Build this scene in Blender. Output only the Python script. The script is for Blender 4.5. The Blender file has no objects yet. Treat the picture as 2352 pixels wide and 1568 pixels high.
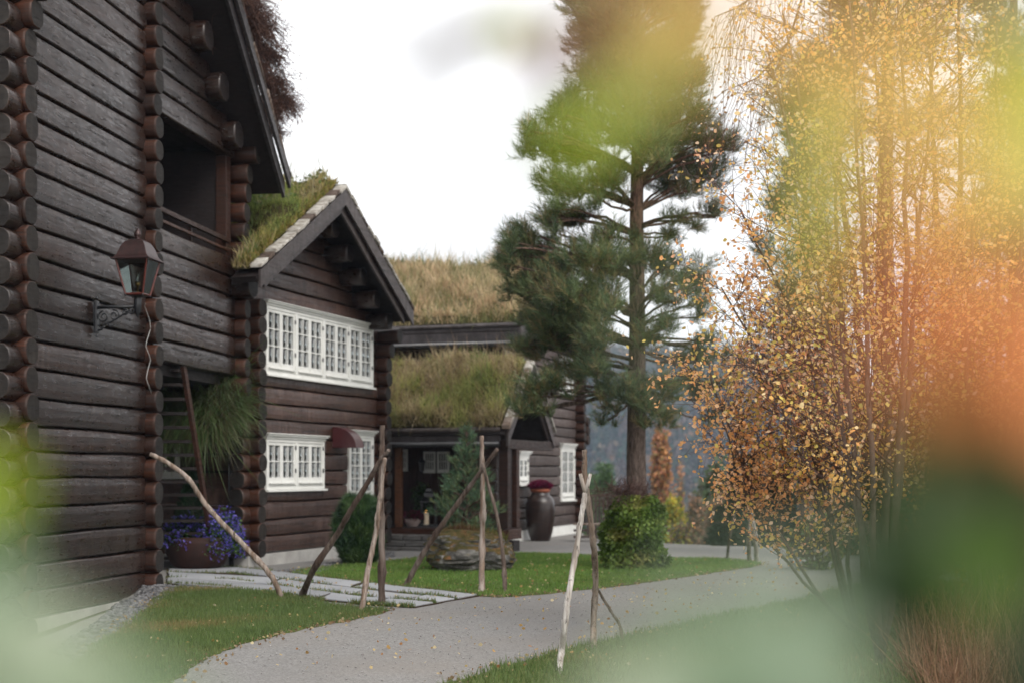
import bpy, bmesh, math, random
import numpy as np
from mathutils import Vector, Matrix, geometry

# ------------------------------------------------------------------ camera
SC = bpy.context.scene
COL = SC.collection
F, CX, HY, CZ = 3266.7, 1176.0, 1085.0, 1.6      # focal length, principal column, horizon line, eye height
cam_data = bpy.data.cameras.new('camera'); cam = bpy.data.objects.new('camera', cam_data); COL.objects.link(cam)
cam.location = (0, 0, CZ); cam.rotation_euler = (math.radians(90), 0, 0)
cam_data.lens = 50; cam_data.sensor_width = 36; cam_data.shift_y = 0.128
cam_data.clip_start = 0.02; cam_data.clip_end = 6000
cam_data.dof.use_dof = True; cam_data.dof.focus_distance = 12.5; cam_data.dof.aperture_fstop = 1.6
SC.camera = cam

# ------------------------------------------------------------------ world, sun, exposure
SUN_EL, SUN_AZ = math.radians(42), math.radians(143)   # azimuth measured clockwise from the view direction
w = bpy.data.worlds.new('World'); SC.world = w; w.use_nodes = True
nt = w.node_tree; nt.nodes.clear()
out = nt.nodes.new('ShaderNodeOutputWorld'); bg = nt.nodes.new('ShaderNodeBackground')
sky = nt.nodes.new('ShaderNodeTexSky'); sky.sky_type = 'NISHITA'; sky.sun_disc = False
sky.sun_elevation = SUN_EL; sky.sun_rotation = SUN_AZ
cl = nt.nodes.new('ShaderNodeMix'); cl.data_type = 'RGBA'; cl.inputs[0].default_value = 0.93   # closed pale cloud cover
tcw = nt.nodes.new('ShaderNodeTexCoord'); nzw = nt.nodes.new('ShaderNodeTexNoise'); nzw.inputs['Scale'].default_value = 2.2; nzw.inputs['Detail'].default_value = 5
rpw = nt.nodes.new('ShaderNodeValToRGB'); rpw.color_ramp.elements[0].position = .34; rpw.color_ramp.elements[0].color = (7.0, 6.95, 6.9, 1); rpw.color_ramp.elements[1].position = .60; rpw.color_ramp.elements[1].color = (11.2, 11.1, 11.1, 1)
nt.links.new(tcw.outputs['Generated'], nzw.inputs['Vector']); nt.links.new(nzw.outputs['Fac'], rpw.inputs[0]); nt.links.new(rpw.outputs[0], cl.inputs[7])
nt.links.new(sky.outputs[0], cl.inputs[6]); nt.links.new(cl.outputs[2], bg.inputs[0])
bg.inputs[1].default_value = 0.1; nt.links.new(bg.outputs[0], out.inputs[0])
sun_d = bpy.data.lights.new('sun', 'SUN'); sun_d.energy = 1.5; sun_d.angle = math.radians(28); sun_d.color = (1, .95, .88)
sun = bpy.data.objects.new('sun', sun_d); COL.objects.link(sun)
sv = Vector((math.sin(SUN_AZ)*math.cos(SUN_EL), math.cos(SUN_AZ)*math.cos(SUN_EL), math.sin(SUN_EL)))
sun.rotation_euler = sv.to_track_quat('Z', 'Y').to_euler()
SC.view_settings.view_transform = 'Standard'; SC.view_settings.look = 'None'
SC.view_settings.exposure = 0.70; SC.view_settings.gamma = 1
SC.render.engine = 'CYCLES'
SC.cycles.use_denoising = True
SC.cycles.max_bounces = 8; SC.cycles.diffuse_bounces = 3; SC.cycles.glossy_bounces = 3; SC.cycles.transparent_max_bounces = 12
SC.cycles.volume_bounces = 0
SC.cycles.sample_clamp_indirect = 4

rnd = random.Random(7)
NR = np.random.default_rng(11)
U = rnd.uniform

# ------------------------------------------------------------------ terrain heights and measuring helpers
def ss(t): t = np.clip(t, 0, 1); return t*t*(3-2*t)
def gz(x, y):
    x = np.asarray(x, float); y = np.asarray(y, float)
    z = 0.05 - 0.15*np.clip((y-22.5)/12, 0, 1)
    z = z - 0.38*ss((19.4-y)/1.6)*ss((-4.55-x)/0.7)
    crest = np.where(x > 3, 34.8-(x-3)*1.1, 34.8+(3-x)*6)
    crest = np.clip(crest, 26, 60)
    d = np.clip(y-crest, 0, None)
    fall = np.minimum(d*0.27*ss(d/6+.2), 44)
    z = z - fall
    hill = ss((y-420)/620)*98*(1+0.16*np.sin(x/95+1.0)+0.10*np.sin(x/37+y/90)) + 3.5*np.sin(x/22+y/41)*ss((y-300)/200)
    return z + hill
def gf(x, y): return float(gz(x, y))
def D(u, v, Y):                     # the place seen at (u, v) at distance Y
    return Vector(((u-CX)/F*Y, Y, CZ+(HY-v)/F*Y))
def G(u, v):                        # the place on the ground seen at (u, v)
    Y = 1.6*F/max(v-HY, 20)
    for _ in range(30):
        Y = 0.5*Y+0.5*(CZ-gf((u-CX)/F*Y, Y))*F/(v-HY)
    X = (u-CX)/F*Y
    return Vector((X, Y, gf(X, Y)))

# ------------------------------------------------------------------ object helpers
def link(o, parent=None):
    COL.objects.link(o)
    if parent is not None: o.parent = parent
    return o
def setp(o, label=None, cat=None, group=None, kind=None):
    if label: o['label'] = label
    if cat: o['category'] = cat
    if group: o['group'] = group
    if kind: o['kind'] = kind
    return o
def empty(name, loc, rz=0, **k):
    o = bpy.data.objects.new(name, None); o.location = loc; o.rotation_euler = (0, 0, rz); o.empty_display_size = .2
    link(o); return setp(o, **k)
def npmesh(name, V, Fc, mats, col=None, smooth=False, midx=None):
    V = np.asarray(V, np.float32); Fc = np.asarray(Fc, np.int32); k = Fc.shape[1]
    me = bpy.data.meshes.new(name)
    me.vertices.add(len(V)); me.vertices.foreach_set('co', V.ravel())
    me.loops.add(Fc.size); me.loops.foreach_set('vertex_index', Fc.ravel())
    me.polygons.add(len(Fc)); me.polygons.foreach_set('loop_start', np.arange(0, Fc.size, k, dtype=np.int32))
    try: me.polygons.foreach_set('loop_total', np.full(len(Fc), k, dtype=np.int32))
    except Exception: pass
    if smooth: me.polygons.foreach_set('use_smooth', np.ones(len(Fc), bool))
    for m in (mats if isinstance(mats, (list, tuple)) else [mats]): me.materials.append(m)
    if midx is not None: me.polygons.foreach_set('material_index', np.asarray(midx, np.int32))
    me.update(calc_edges=True)
    if col is not None:
        a = me.color_attributes.new('Col', 'FLOAT_COLOR', 'POINT')
        c = np.ones((len(V), 4), np.float32); c[:, :3] = col
        a.data.foreach_set('color', c.ravel())
    return me
def npobj(name, V, Fc, mats, parent=None, col=None, smooth=False, midx=None):
    return link(bpy.data.objects.new(name, npmesh(name, V, Fc, mats, col, smooth, midx)), parent)

class MB:
    """collects plain shapes, links them as one mesh object"""
    def __init__(s): s.v = []; s.f = []; s.m = []
    def add(s, vs, fs, mi=0):
        n = len(s.v); s.v += [tuple(p) for p in vs]; s.f += [tuple(i+n for i in f) for f in fs]; s.m += [mi]*len(fs); return s
    def box(s, x0, x1, y0, y1, z0, z1, mi=0):
        return s.add([(x0,y0,z0),(x1,y0,z0),(x1,y1,z0),(x0,y1,z0),(x0,y0,z1),(x1,y0,z1),(x1,y1,z1),(x0,y1,z1)],
                     [(0,3,2,1),(4,5,6,7),(0,1,5,4),(1,2,6,5),(2,3,7,6),(3,0,4,7)], mi)
    def obox(s, p, ax, ay, az, mi=0):      # a box from corner p along three edge vectors
        p = Vector(p); ax = Vector(ax); ay = Vector(ay); az = Vector(az)
        c = [p, p+ax, p+ax+ay, p+ay, p+az, p+ax+az, p+ax+ay+az, p+ay+az]
        return s.add(c, [(0,3,2,1),(4,5,6,7),(0,1,5,4),(1,2,6,5),(2,3,7,6),(3,0,4,7)], mi)
    def tube(s, pts, rad, n=8, mi=0, cap=True, capmi=None, flat=None):
        pts = [Vector(p) for p in pts]; K = len(pts)
        rad = rad if isinstance(rad, (list, tuple)) else [rad]*K
        base = len(s.v); up = None
        for i, p in enumerate(pts):
            t = (pts[min(i+1, K-1)]-pts[max(i-1, 0)]).normalized()
            if up is None:
                up = Vector((0, 0, 1)) if abs(t.z) < .9 else Vector((1, 0, 0))
            a = t.cross(up)
            if a.length < 1e-5: a = t.orthogonal()
            a.normalize(); b = a.cross(t).normalized(); up = b
            for k in range(n):
                an = 2*math.pi*k/n
                r = rad[i]*(flat[k] if flat else 1)
                s.v.append(tuple(p+a*math.cos(an)*r+b*math.sin(an)*r))
        for i in range(K-1):
            for k in range(n):
                k2 = (k+1) % n
                s.f.append((base+i*n+k, base+i*n+k2, base+(i+1)*n+k2, base+(i+1)*n+k)); s.m.append(mi)
        if cap:
            s.f.append(tuple(base+k for k in range(n))[::-1]); s.m.append(mi if capmi is None else capmi)
            s.f.append(tuple(base+(K-1)*n+k for k in range(n))); s.m.append(mi if capmi is None else capmi)
        return s
    def lathe(s, prof, n=24, c=(0, 0, 0), mi=0, rot=0, close=False):
        base = len(s.v)
        for r, z in prof:
            for k in range(n):
                a = 2*math.pi*k/n+rot; s.v.append((c[0]+r*math.cos(a), c[1]+r*math.sin(a), c[2]+z))
        for i in range(len(prof)-1):
            for k in range(n):
                k2 = (k+1) % n
                s.f.append((base+i*n+k, base+i*n+k2, base+(i+1)*n+k2, base+(i+1)*n+k)); s.m.append(mi)
        if close:
            s.f.append(tuple(base+k for k in range(n))[::-1]); s.m.append(mi)
            s.f.append(tuple(base+(len(prof)-1)*n+k for k in range(n))); s.m.append(mi)
        return s
    def build(s, name, mats, parent=None, smooth=False, bevel=0):
        me = bpy.data.meshes.new(name); me.from_pydata(s.v, [], s.f)
        for m in (mats if isinstance(mats, (list, tuple)) else [mats]): me.materials.append(m)
        me.polygons.foreach_set('material_index', s.m)
        if smooth: me.polygons.foreach_set('use_smooth', [True]*len(me.polygons))
        me.update(); o = link(bpy.data.objects.new(name, me), parent)
        if bevel:
            b = o.modifiers.new('bevel', 'BEVEL'); b.width = bevel; b.segments = 2; b.limit_method = 'ANGLE'
        return o

# ------------------------------------------------------------------ materials
class NT:
    def __init__(s, name):
        s.mat = bpy.data.materials.new(name); s.mat.use_nodes = True; s.t = s.mat.node_tree
        s.b = s.t.nodes['Principled BSDF']; s.o = s.t.nodes['Material Output']; s._c = None
    def n(s, typ, **k):
        nd = s.t.nodes.new('ShaderNode'+typ)
        for a, b in k.items(): setattr(nd, a, b)
        return nd
    def l(s, a, b): s.t.links.new(a, b)
    def co(s, kind='Object'):
        if s._c is None: s._c = s.n('TexCoord')
        return s._c.outputs[kind]
    def noise(s, scale=5, detail=4, vec=None, sc=None, rough=.6, dist=0):
        v = vec or s.co()
        if sc:
            m = s.n('Mapping'); m.inputs['Scale'].default_value = sc; s.l(v, m.inputs[0]); v = m.outputs[0]
        nd = s.n('TexNoise'); nd.inputs['Scale'].default_value = scale; nd.inputs['Detail'].default_value = detail
        nd.inputs['Roughness'].default_value = rough; nd.inputs['Distortion'].default_value = dist
        s.l(v, nd.inputs['Vector']); return nd.outputs['Fac']
    def vor(s, scale=5, vec=None, out='Distance', feature='F1'):
        nd = s.n('TexVoronoi', feature=feature); nd.inputs['Scale'].default_value = scale
        s.l(vec or s.co(), nd.inputs['Vector']); return nd.outputs[out]
    def ramp(s, fac, stops, interp='LINEAR'):
        r = s.n('ValToRGB'); e = r.color_ramp.elements; r.color_ramp.interpolation = interp
        while len(e) < len(stops): e.new(.5)
        for el, (p, c) in zip(e, stops):
            el.position = p; el.color = (*c, 1) if hasattr(c, '__len__') else (c, c, c, 1)
        s.l(fac, r.inputs[0]); return r.outputs[0]
    def mix(s, fac, a, b, mode='MIX'):
        m = s.n('Mix', data_type='RGBA', blend_type=mode)
        for i, x in ((0, fac), (6, a), (7, b)):
            if hasattr(x, 'is_linked'): s.l(x, m.inputs[i])
            elif i == 0: m.inputs[0].default_value = x
            else: m.inputs[i].default_value = (*x, 1)
        return m.outputs[2]
    def math(s, op, a, b=0.0):
        m = s.n('Math', operation=op)
        for i, x in ((0, a), (1, b)):
            if hasattr(x, 'is_linked'): s.l(x, m.inputs[i])
            else: m.inputs[i].default_value = x
        return m.outputs[0]
    def rand(s): return s.n('ObjectInfo').outputs['Random']
    def attr(s, name='Col'):
        a = s.n('Attribute'); a.attribute_name = name; return a.outputs['Color']
    def base(s, c):
        if hasattr(c, 'is_linked'): s.l(c, s.b.inputs['Base Color'])
        else: s.b.inputs['Base Color'].default_value = (*c, 1)
        return s
    def rough(s, r, spec=.5):
        if hasattr(r, 'is_linked'): s.l(r, s.b.inputs['Roughness'])
        else: s.b.inputs['Roughness'].default_value = r
        s.b.inputs['Specular IOR Level'].default_value = spec; return s
    def bump(s, h, strength=.3, dist=.01):
        b = s.n('Bump'); b.inputs['Strength'].default_value = strength; b.inputs['Distance'].default_value = dist
        s.l(h, b.inputs['Height']); s.l(b.outputs[0], s.b.inputs['Normal']); return s

def wood_mat(name, dark, mid, grey, rough=.45, spec=.5, greyness=(.42, .68), vary=.5, streak=(4.5, 1, .5), ax=0):
    def o3(t): t = list(t); t[0], t[ax] = t[ax], t[0]; return tuple(t)
    m = NT(name)
    info = m.n('ObjectInfo')
    add = m.n('VectorMath', operation='ADD'); m.l(m.co(), add.inputs[0])
    cmb = m.n('CombineXYZ'); k = m.math('MULTIPLY', info.outputs['Random'], 57.0)
    for i in range(3): m.l(k, cmb.inputs[i])
    m.l(cmb.outputs[0], add.inputs[1]); v = add.outputs[0]
    grain = m.noise(3.2, 6, v, o3((.5, 2, 9)) if ax != 2 else (9, 9, .5), .65, .4)
    c = m.mix(m.ramp(grain, [(.3, 0), (.72, 1)]), dark, mid)
    drip = m.noise(4.5, 4, v, streak, .65)                    # weather streaks running down the faces
    patch = m.noise(1.3, 3, v)
    f = m.math('MULTIPLY', m.ramp(drip, [(greyness[0], 0), (greyness[1], 1)]), m.ramp(patch, [(.3, .15), (.7, 1)]))
    c = m.mix(f, c, grey)
    crack = m.noise(2.0, 5, v, o3((.35, 1, 7)) if ax != 2 else (7, 7, .35), .55, .8)
    cr = m.ramp(crack, [(.486, 1), (.496, .12), (.506, 1)])
    c = m.mix(1.0, c, cr, 'MULTIPLY')
    kn = m.vor(2.3, v, 'Distance'); c = m.mix(1.0, c, m.ramp(kn, [(.03, .25), (.075, 1)]), 'MULTIPLY')
    val = m.n('HueSaturation'); m.l(c, val.inputs['Color'])
    m.l(m.math('ADD', m.math('MULTIPLY', info.outputs['Random'], vary), 1-vary/2), val.inputs['Value'])
    m.base(val.outputs[0])
    m.rough(m.ramp(m.noise(7, 4, v, (1, 1, 4)), [(.3, rough-.08), (.75, rough+.2)]), spec)
    h = m.math('ADD', m.math('MULTIPLY', grain, .5), m.math('MULTIPLY', cr, .9))
    m.bump(h, .55, .012); return m.mat

M = {}
M['log1'] = wood_mat('dark_stained_log', (.004,.0022,.0016), (.029,.0105,.006), (.058,.037,.028), .29, .55, (.46, .70), .7)
M['log2'] = wood_mat('brown_stained_log', (.008,.0032,.0022), (.062,.021,.010), (.13,.078,.062), .36, .5, (.40, .66))
M['log3'] = wood_mat('weathered_log', (.025,.015,.012), (.075,.048,.040), (.14,.11,.105), .55, .45)
M['end'] = wood_mat('log_end_side', (.010,.004,.002), (.060,.019,.009), (.036,.019,.013), .46, .35, (.45, .75), .9, ax=1)
M['cap'] = wood_mat('log_end_cut', (.006,.0045,.004), (.019,.014,.011), (.034,.029,.025), .7, .3, vary=.5)
M['board'] = wood_mat('dark_board', (.012,.009,.009), (.038,.029,.030), (.075,.064,.070), .5, .5)
M['board2'] = wood_mat('greybrown_board', (.026,.018,.017), (.070,.050,.047), (.12,.10,.10), .5, .5)
M['black'] = wood_mat('dark_and_shaded_wood', (.006,.004,.004), (.018,.010,.009), (.02,.015,.015), .6, .35)  # dark wood; on purlin ends it stands in for shade under the eaves
M['pole'] = wood_mat('bare_grey_pole', (.055,.035,.024), (.21,.145,.105), (.36,.31,.275), .8, .3, (.4, .6), .35, ax=2)
M['pole_white'] = wood_mat('silvered_pole', (.10,.075,.055), (.36,.31,.27), (.60,.57,.54), .8, .3, (.35, .6), .2, ax=2)
M['pole_dark'] = wood_mat('barked_pole', (.03,.018,.013), (.11,.07,.052), (.22,.18,.155), .85, .3, (.4, .6), .3, ax=2)
M['plank'] = wood_mat('red_brown_plank', (.016,.006,.005), (.05,.017,.012), (.06,.03,.025), .5, .4)
M['orangewood'] = wood_mat('golden_post', (.06,.022,.009), (.16,.06,.024), (.18,.09,.05), .5, .4)

def simple(name, c, rough=.6, spec=.5, noise=None, c2=None, bump=0, metal=0, nscale=8, sc=None):
    m = NT(name)
    if c2 is not None:
        f = m.noise(nscale, 5, None, sc)
        m.base(m.mix(m.ramp(f, [(.35, 0), (.65, 1)]), c, c2))
        if bump: m.bump(f, bump, .01)
    else: m.base(c)
    m.rough(rough, spec); m.b.inputs['Metallic'].default_value = metal
    return m.mat
M['white'] = simple('white_paint', (.80,.80,.77), .4, .5, c2=(.70,.70,.67), nscale=3, bump=.05)
M['concrete'] = simple('concrete', (.44,.43,.41), .85, .3, c2=(.31,.30,.285), nscale=2.5, bump=.25)
M['curtain'] = simple('curtain_cloth', (.62,.60,.56), .9, .1, c2=(.50,.48,.44), nscale=20, sc=(8,8,.2))
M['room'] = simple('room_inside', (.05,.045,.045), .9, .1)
M['iron'] = simple('black_iron', (.010,.011,.013), .35, .6, c2=(.02,.021,.025), nscale=60, bump=.3)
M['gutter'] = simple('black_gutter', (.012,.012,.014), .3, .6, c2=(.03,.03,.035))
M['lampmetal'] = simple('brown_copper', (.060,.028,.027), .38, .6, c2=(.032,.019,.018), nscale=12, bump=.1, metal=.5)
M['lampred'] = simple('red_brown_bar', (.12,.025,.018), .4, .5, c2=(.07,.018,.014), nscale=30)
M['hood'] = simple('dark_red_sheet', (.075,.018,.020), .33, .6, c2=(.055,.015,.018), nscale=3)
M['brass'] = simple('brass', (.5,.32,.12), .3, .5, metal=1)
M['cable'] = simple('white_cable', (.45,.45,.44), .5, .4)
M['rust'] = simple('rusted_steel_pot', (.040,.014,.010), .75, .3, c2=(.020,.009,.007), nscale=5, bump=.3)
M['vase'] = simple('brown_glaze', (.035,.018,.014), .33, .6, c2=(.012,.008,.007), nscale=4, sc=(1,1,6), bump=.15)
M['terracotta'] = simple('terracotta', (.30,.10,.06), .8, .2)
M['whitepot'] = simple('pale_pot', (.38,.30,.28), .7, .3)
M['candle'] = simple('candle_wax', (.75,.62,.45), .5, .4)
M['soil'] = simple('soil', (.055,.038,.026), .95, .1, c2=(.03,.022,.016), nscale=30, bump=.6)
M['bark_birch'] = simple('birch_bark', (.55,.53,.49), .8, .2, c2=(.20,.17,.14), nscale=6, sc=(1,1,5), bump=.5)
M['bark_dark'] = simple('young_bark', (.085,.055,.045), .8, .2, c2=(.15,.11,.09), nscale=18, bump=.4)
M['twig'] = simple('twig_bark', (.10,.055,.045), .7, .3, c2=(.055,.03,.026), nscale=9)
M['twigpale'] = simple('pale_twig_bark', (.16,.125,.10), .7, .3, c2=(.09,.065,.05), nscale=9)
M['stoneblock'] = simple('schist_block', (.16,.155,.15), .8, .3, c2=(.08,.075,.07), nscale=4, sc=(1,1,5), bump=.5)
M['plasticgrey'] = simple('grey_marker', (.36,.38,.36), .5, .4)
m = NT('pine_bark'); mp_ = m.n('Mapping'); mp_.inputs['Scale'].default_value = (1, 1, .14); mp_.inputs['Location'].default_value = (0, 0, -.45); m.l(m.co(), mp_.inputs[0]); sz_ = m.n('SeparateXYZ'); m.l(mp_.outputs[0], sz_.inputs[0]); a = m.noise(5, 6, None, (6, 6, 1.2), .7, .5); vv = m.vor(7, None, 'Distance')
m.base(m.mix(m.ramp(a, [(.38, 0), (.6, 1)]), (.050,.036,.030), m.mix(m.ramp(sz_.outputs[2], [(.0, 0), (1, 1)]), (.165,.125,.105), (.30,.135,.075)))).rough(.9, .2); m.bump(a, 1.0, .03); M['bark_pine'] = m.mat
m = NT('stone_slab'); a = m.noise(1.2, 5); b = m.noise(40, 4); c = m.mix(m.ramp(a, [(.3, 0), (.7, 1)]), (.25,.26,.275), (.36,.365,.38))
c = m.mix(m.ramp(b, [(.45, 0), (.75, .35)]), c, (.16,.16,.17)); hs = m.n('HueSaturation'); m.l(c, hs.inputs['Color'])
m.l(m.math('ADD', m.math('MULTIPLY', m.rand(), .3), .85), hs.inputs['Value']); m.base(hs.outputs[0]).rough(.75, .3); m.bump(b, .3, .006); M['slab'] = m.mat
m = NT('gravel'); a = m.noise(.6, 4); b = m.vor(75, None, 'Color'); d = m.noise(110, 3)
sep = m.n('SeparateColor'); m.l(b, sep.inputs[0])
c = m.mix(m.ramp(sep.outputs[0], [(0, 0), (1, 1)]), (.145,.140,.135), (.285,.278,.268))
c = m.mix(m.ramp(a, [(.4, 0), (.7, .6)]), c, (.21,.19,.17))
c = m.mix(m.ramp(m.noise(.35, 3, None, (1, .3, 1)), [(.45, 0), (.62, .45)]), c, (.165,.162,.158)); m.base(c).rough(.95, .15)
m.bump(m.math('ADD', m.math('MULTIPLY', sep.outputs[1], .6), d), .45, .008); M['gravel'] = m.mat
m = NT('pebble'); m.base(m.mix(m.ramp(m.noise(14, 3), [(.35, 0), (.65, 1)]), (.055,.055,.06), (.20,.197,.20))).rough(.8, .3); M['pebble'] = m.mat
m = NT('loose_stone'); m.base(m.mix(m.ramp(m.noise(14, 3), [(.35, 0), (.65, 1)]), (.17,.16,.155), (.36,.35,.34))).rough(.9, .2); M['loose'] = m.mat
m = NT('turf'); a = m.noise(1.1, 5); b = m.noise(35, 3)
c = m.mix(m.ramp(a, [(.35, 0), (.68, 1)]), (.075,.10,.03), (.13,.14,.05)); c = m.mix(m.ramp(b, [(.5, 0), (.8, .6)]), c, (.07,.055,.03))
m.base(c).rough(.95, .1); m.bump(b, .8, .02); M['turf'] = m.mat
m = NT('field'); a = m.noise(.15, 6); m.base(m.mix(m.ramp(a, [(.35, 0), (.68, 1)]), (.035,.045,.018), (.075,.065,.035))).rough(1, .1); M['field'] = m.mat
m = NT('rock_moss'); a = m.noise(2.2, 6, None, (1.5, 1.5, 1.9), .7, .4); c = m.ramp(a, [(.32, (.025,.023,.022)), (.5, (.10,.095,.09)), (.66, (.24,.23,.22))])
geo = m.n('NewGeometry'); sx = m.n('SeparateXYZ'); m.l(geo.outputs['Normal'], sx.inputs[0])
f = m.math('ADD', sx.outputs[2], m.math('MULTIPLY', m.noise(3.5, 5), 1.2))
moss = m.ramp(m.noise(9, 4), [(.35, (.03,.032,.010)), (.55, (.075,.055,.02)), (.7, (.15,.075,.035))])
m.base(m.mix(m.ramp(f, [(.88, 0), (1.08, 1)]), c, moss)).rough(.9, .2); m.bump(a, .9, .05); M['rock'] = m.mat

def leafy(name, trans=.35, rough=.55, spec=.3, vary=0.0):
    m = NT(name); c = m.attr(); m.base(c).rough(rough, spec)
    tr = m.n('BsdfTranslucent'); m.l(c, tr.inputs[0]); mx = m.n('MixShader'); mx.inputs[0].default_value = trans
    m.l(m.b.outputs[0], mx.inputs[1]); m.l(tr.outputs[0], mx.inputs[2]); m.l(mx.outputs[0], m.o.inputs[0]); return m.mat
M['blade'] = leafy('grass_blade', .42); M['leaf'] = leafy('leaf', .5, .45, .4); M['needle'] = leafy('needle', .28, .5, .35)
M['forest'] = leafy('forest_foliage', .0, .9, .1)
def flat_leaf(name, c, trans=.5):
    m = NT(name); cc = m.mix(m.ramp(m.noise(22, 4), [(.35, 0), (.7, 1)]), c, tuple(x*.72 for x in c)); m.base(cc).rough(.5, .35)
    tr = m.n('BsdfTranslucent'); m.l(cc, tr.inputs[0]); mx = m.n('MixShader'); mx.inputs[0].default_value = trans
    m.l(m.b.outputs[0], mx.inputs[1]); m.l(tr.outputs[0], mx.inputs[2]); m.l(mx.outputs[0], m.o.inputs[0]); return m.mat
LEAFC = dict(orange=(.95,.34,.12), amber=(1.0,.62,.22), lime=(.50,.62,.05), olive=(.50,.55,.12), sage=(.38,.50,.33), pale=(.60,.68,.50),
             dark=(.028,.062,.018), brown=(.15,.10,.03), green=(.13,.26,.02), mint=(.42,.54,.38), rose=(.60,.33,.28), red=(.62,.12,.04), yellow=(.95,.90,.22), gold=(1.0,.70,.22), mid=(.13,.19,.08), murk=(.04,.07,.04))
LM = {k: flat_leaf('leaf_'+k, v, .62) for k, v in LEAFC.items()}
m = NT('window_glass'); g = m.n('BsdfGlossy'); g.inputs['Roughness'].default_value = .03; g.inputs[0].default_value = (.9, .92, .95, 1)
t = m.n('BsdfTransparent'); t.inputs[0].default_value = (.86, .9, .88, 1); fr = m.n('Fresnel'); fr.inputs[0].default_value = 1.5
mx = m.n('MixShader'); m.l(m.math('MULTIPLY', fr.outputs[0], 1.6), mx.inputs[0]); m.l(t.outputs[0], mx.inputs[1]); m.l(g.outputs[0], mx.inputs[2]); m.l(mx.outputs[0], m.o.inputs[0]); M['glass'] = m.mat
m = NT('flame'); e = m.n('Emission'); e.inputs[0].default_value = (1, .5, .15, 1); e.inputs[1].default_value = 4; m.l(e.outputs[0], m.o.inputs[0]); M['flame'] = m.mat

# ------------------------------------------------------------------ blades, leaves, tufts in bulk
def pat(x, y, s=1.0, k=0.0):        # a smooth 0..1 patchiness
    return .5+.25*(np.sin(x*1.7*s+k+1.3*np.sin(y*1.1*s+k*2))+np.sin(y*2.3*s-k+1.7*np.sin(x*.9*s+k)))
def pick(pal, n, t=None, rng=NR):
    pal = np.asarray(pal, float)
    if t is None: i = rng.integers(0, len(pal), n)
    else: i = np.clip((t*len(pal)+rng.normal(0, .55, n)).astype(int), 0, len(pal)-1)
    return pal[i]*rng.uniform(.72, 1.28, (n, 1))
def blades_mesh(P, up, L, W, bend, c, tri3=True):
    """P base points, up unit growth direction, L length, W width, bend vector added at the tip"""
    n = len(P); a = NR.uniform(0, 2*np.pi, n)
    side = np.stack([np.cos(a), np.sin(a), np.zeros(n)], 1)*(W*.5)[:, None]
    tip = P+up*L[:, None]+bend
    if tri3:
        mid = P+up*(L*.55)[:, None]+bend*.3
        V = np.stack([P-side, P+side, mid-side*.7, mid+side*.7, tip], 1).reshape(-1, 3); k = 5
        f = np.array([[0, 1, 3], [0, 3, 2], [2, 3, 4]])
    else:
        V = np.stack([P-side, P+side, tip], 1).reshape(-1, 3); k = 3; f = np.array([[0, 1, 2]])
    Fc = (f[None]+(np.arange(n)*k)[:, None, None]).reshape(-1, 3)
    return V, Fc, np.repeat(c, k, 0)
def leaves_mesh(P, size, c, flatness=0.0, asp=.72, drn=None):
    n = len(P)
    d = NR.normal(size=(n, 3)); d[:, 2] *= (1-flatness); d[:, 2] -= .25
    if drn is not None: d = d*.6+drn
    d /= np.linalg.norm(d, axis=1)[:, None]
    r = NR.normal(size=(n, 3)); s = np.cross(d, r); s /= np.linalg.norm(s, axis=1)[:, None]; nn = np.cross(d, s)
    L = size[:, None]; Wd = L*asp*.5; fold = nn*L*.10
    V = np.stack([P, P+d*L*.35+s*Wd+fold, P+d*L*.35-s*Wd+fold, P+d*L*.75+s*Wd*.72+fold*.4, P+d*L*.75-s*Wd*.72+fold*.4, P+d*L], 1).reshape(-1, 3)
    f = np.array([[0, 1, 2], [1, 3, 4], [1, 4, 2], [3, 5, 4]])
    return V, (f[None]+(np.arange(n)*6)[:, None, None]).reshape(-1, 3), np.repeat(c, 6, 0)
def tufts_mesh(P, axis, L, c, nn=16, width=.008, spread=.9):
    """bunches of needles round short shoots"""
    n = len(P); axis = axis/np.linalg.norm(axis, axis=1)[:, None]
    N = n*nn
    ax = np.repeat(axis, nn, 0); t = np.tile(np.linspace(0, 1, nn), n)
    LL = np.repeat(L, nn)
    base = np.repeat(P, nn, 0)+ax*(LL*t*.9)[:, None]
    r = NR.normal(size=(N, 3)); r -= ax*np.sum(r*ax, 1)[:, None]; r /= np.linalg.norm(r, axis=1)[:, None]
    d = ax*NR.uniform(.5, 1.1, (N, 1))+r*spread*NR.uniform(.6, 1.2, (N, 1)); d /= np.linalg.norm(d, axis=1)[:, None]
    s = np.cross(d, NR.normal(size=(N, 3))); s /= np.linalg.norm(s, axis=1)[:, None]
    nl = (LL*NR.uniform(.45, .7, N))[:, None]
    V = np.stack([base-s*width*.5, base+s*width*.5, base+d*nl], 1).reshape(-1, 3)
    cc = np.repeat(c, nn, 0)*NR.uniform(.8, 1.2, (N, 1))
    return V, np.arange(N*3).reshape(-1, 3), np.repeat(cc, 3, 0)
def sticks_mesh(A, B, r0, r1):
    """many thin three-sided twigs at once"""
    d = B-A; d = d/np.maximum(np.linalg.norm(d, axis=1)[:, None], 1e-6)
    s = np.cross(d, np.array([.31, .52, .79])); s /= np.linalg.norm(s, axis=1)[:, None]; t = np.cross(d, s)
    V = []
    for P, r in ((A, r0), (B, r1)):
        for k in range(3):
            a = 2*np.pi*k/3; V.append(P+(s*math.cos(a)+t*math.sin(a))*np.asarray(r)[:, None])
    V = np.stack(V, 1).reshape(-1, 3)
    f = np.array([[0, 1, 4, 3], [1, 2, 5, 4], [2, 0, 3, 5]])
    return V, (f[None]+(np.arange(len(A))*6)[:, None, None]).reshape(-1, 4)
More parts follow.
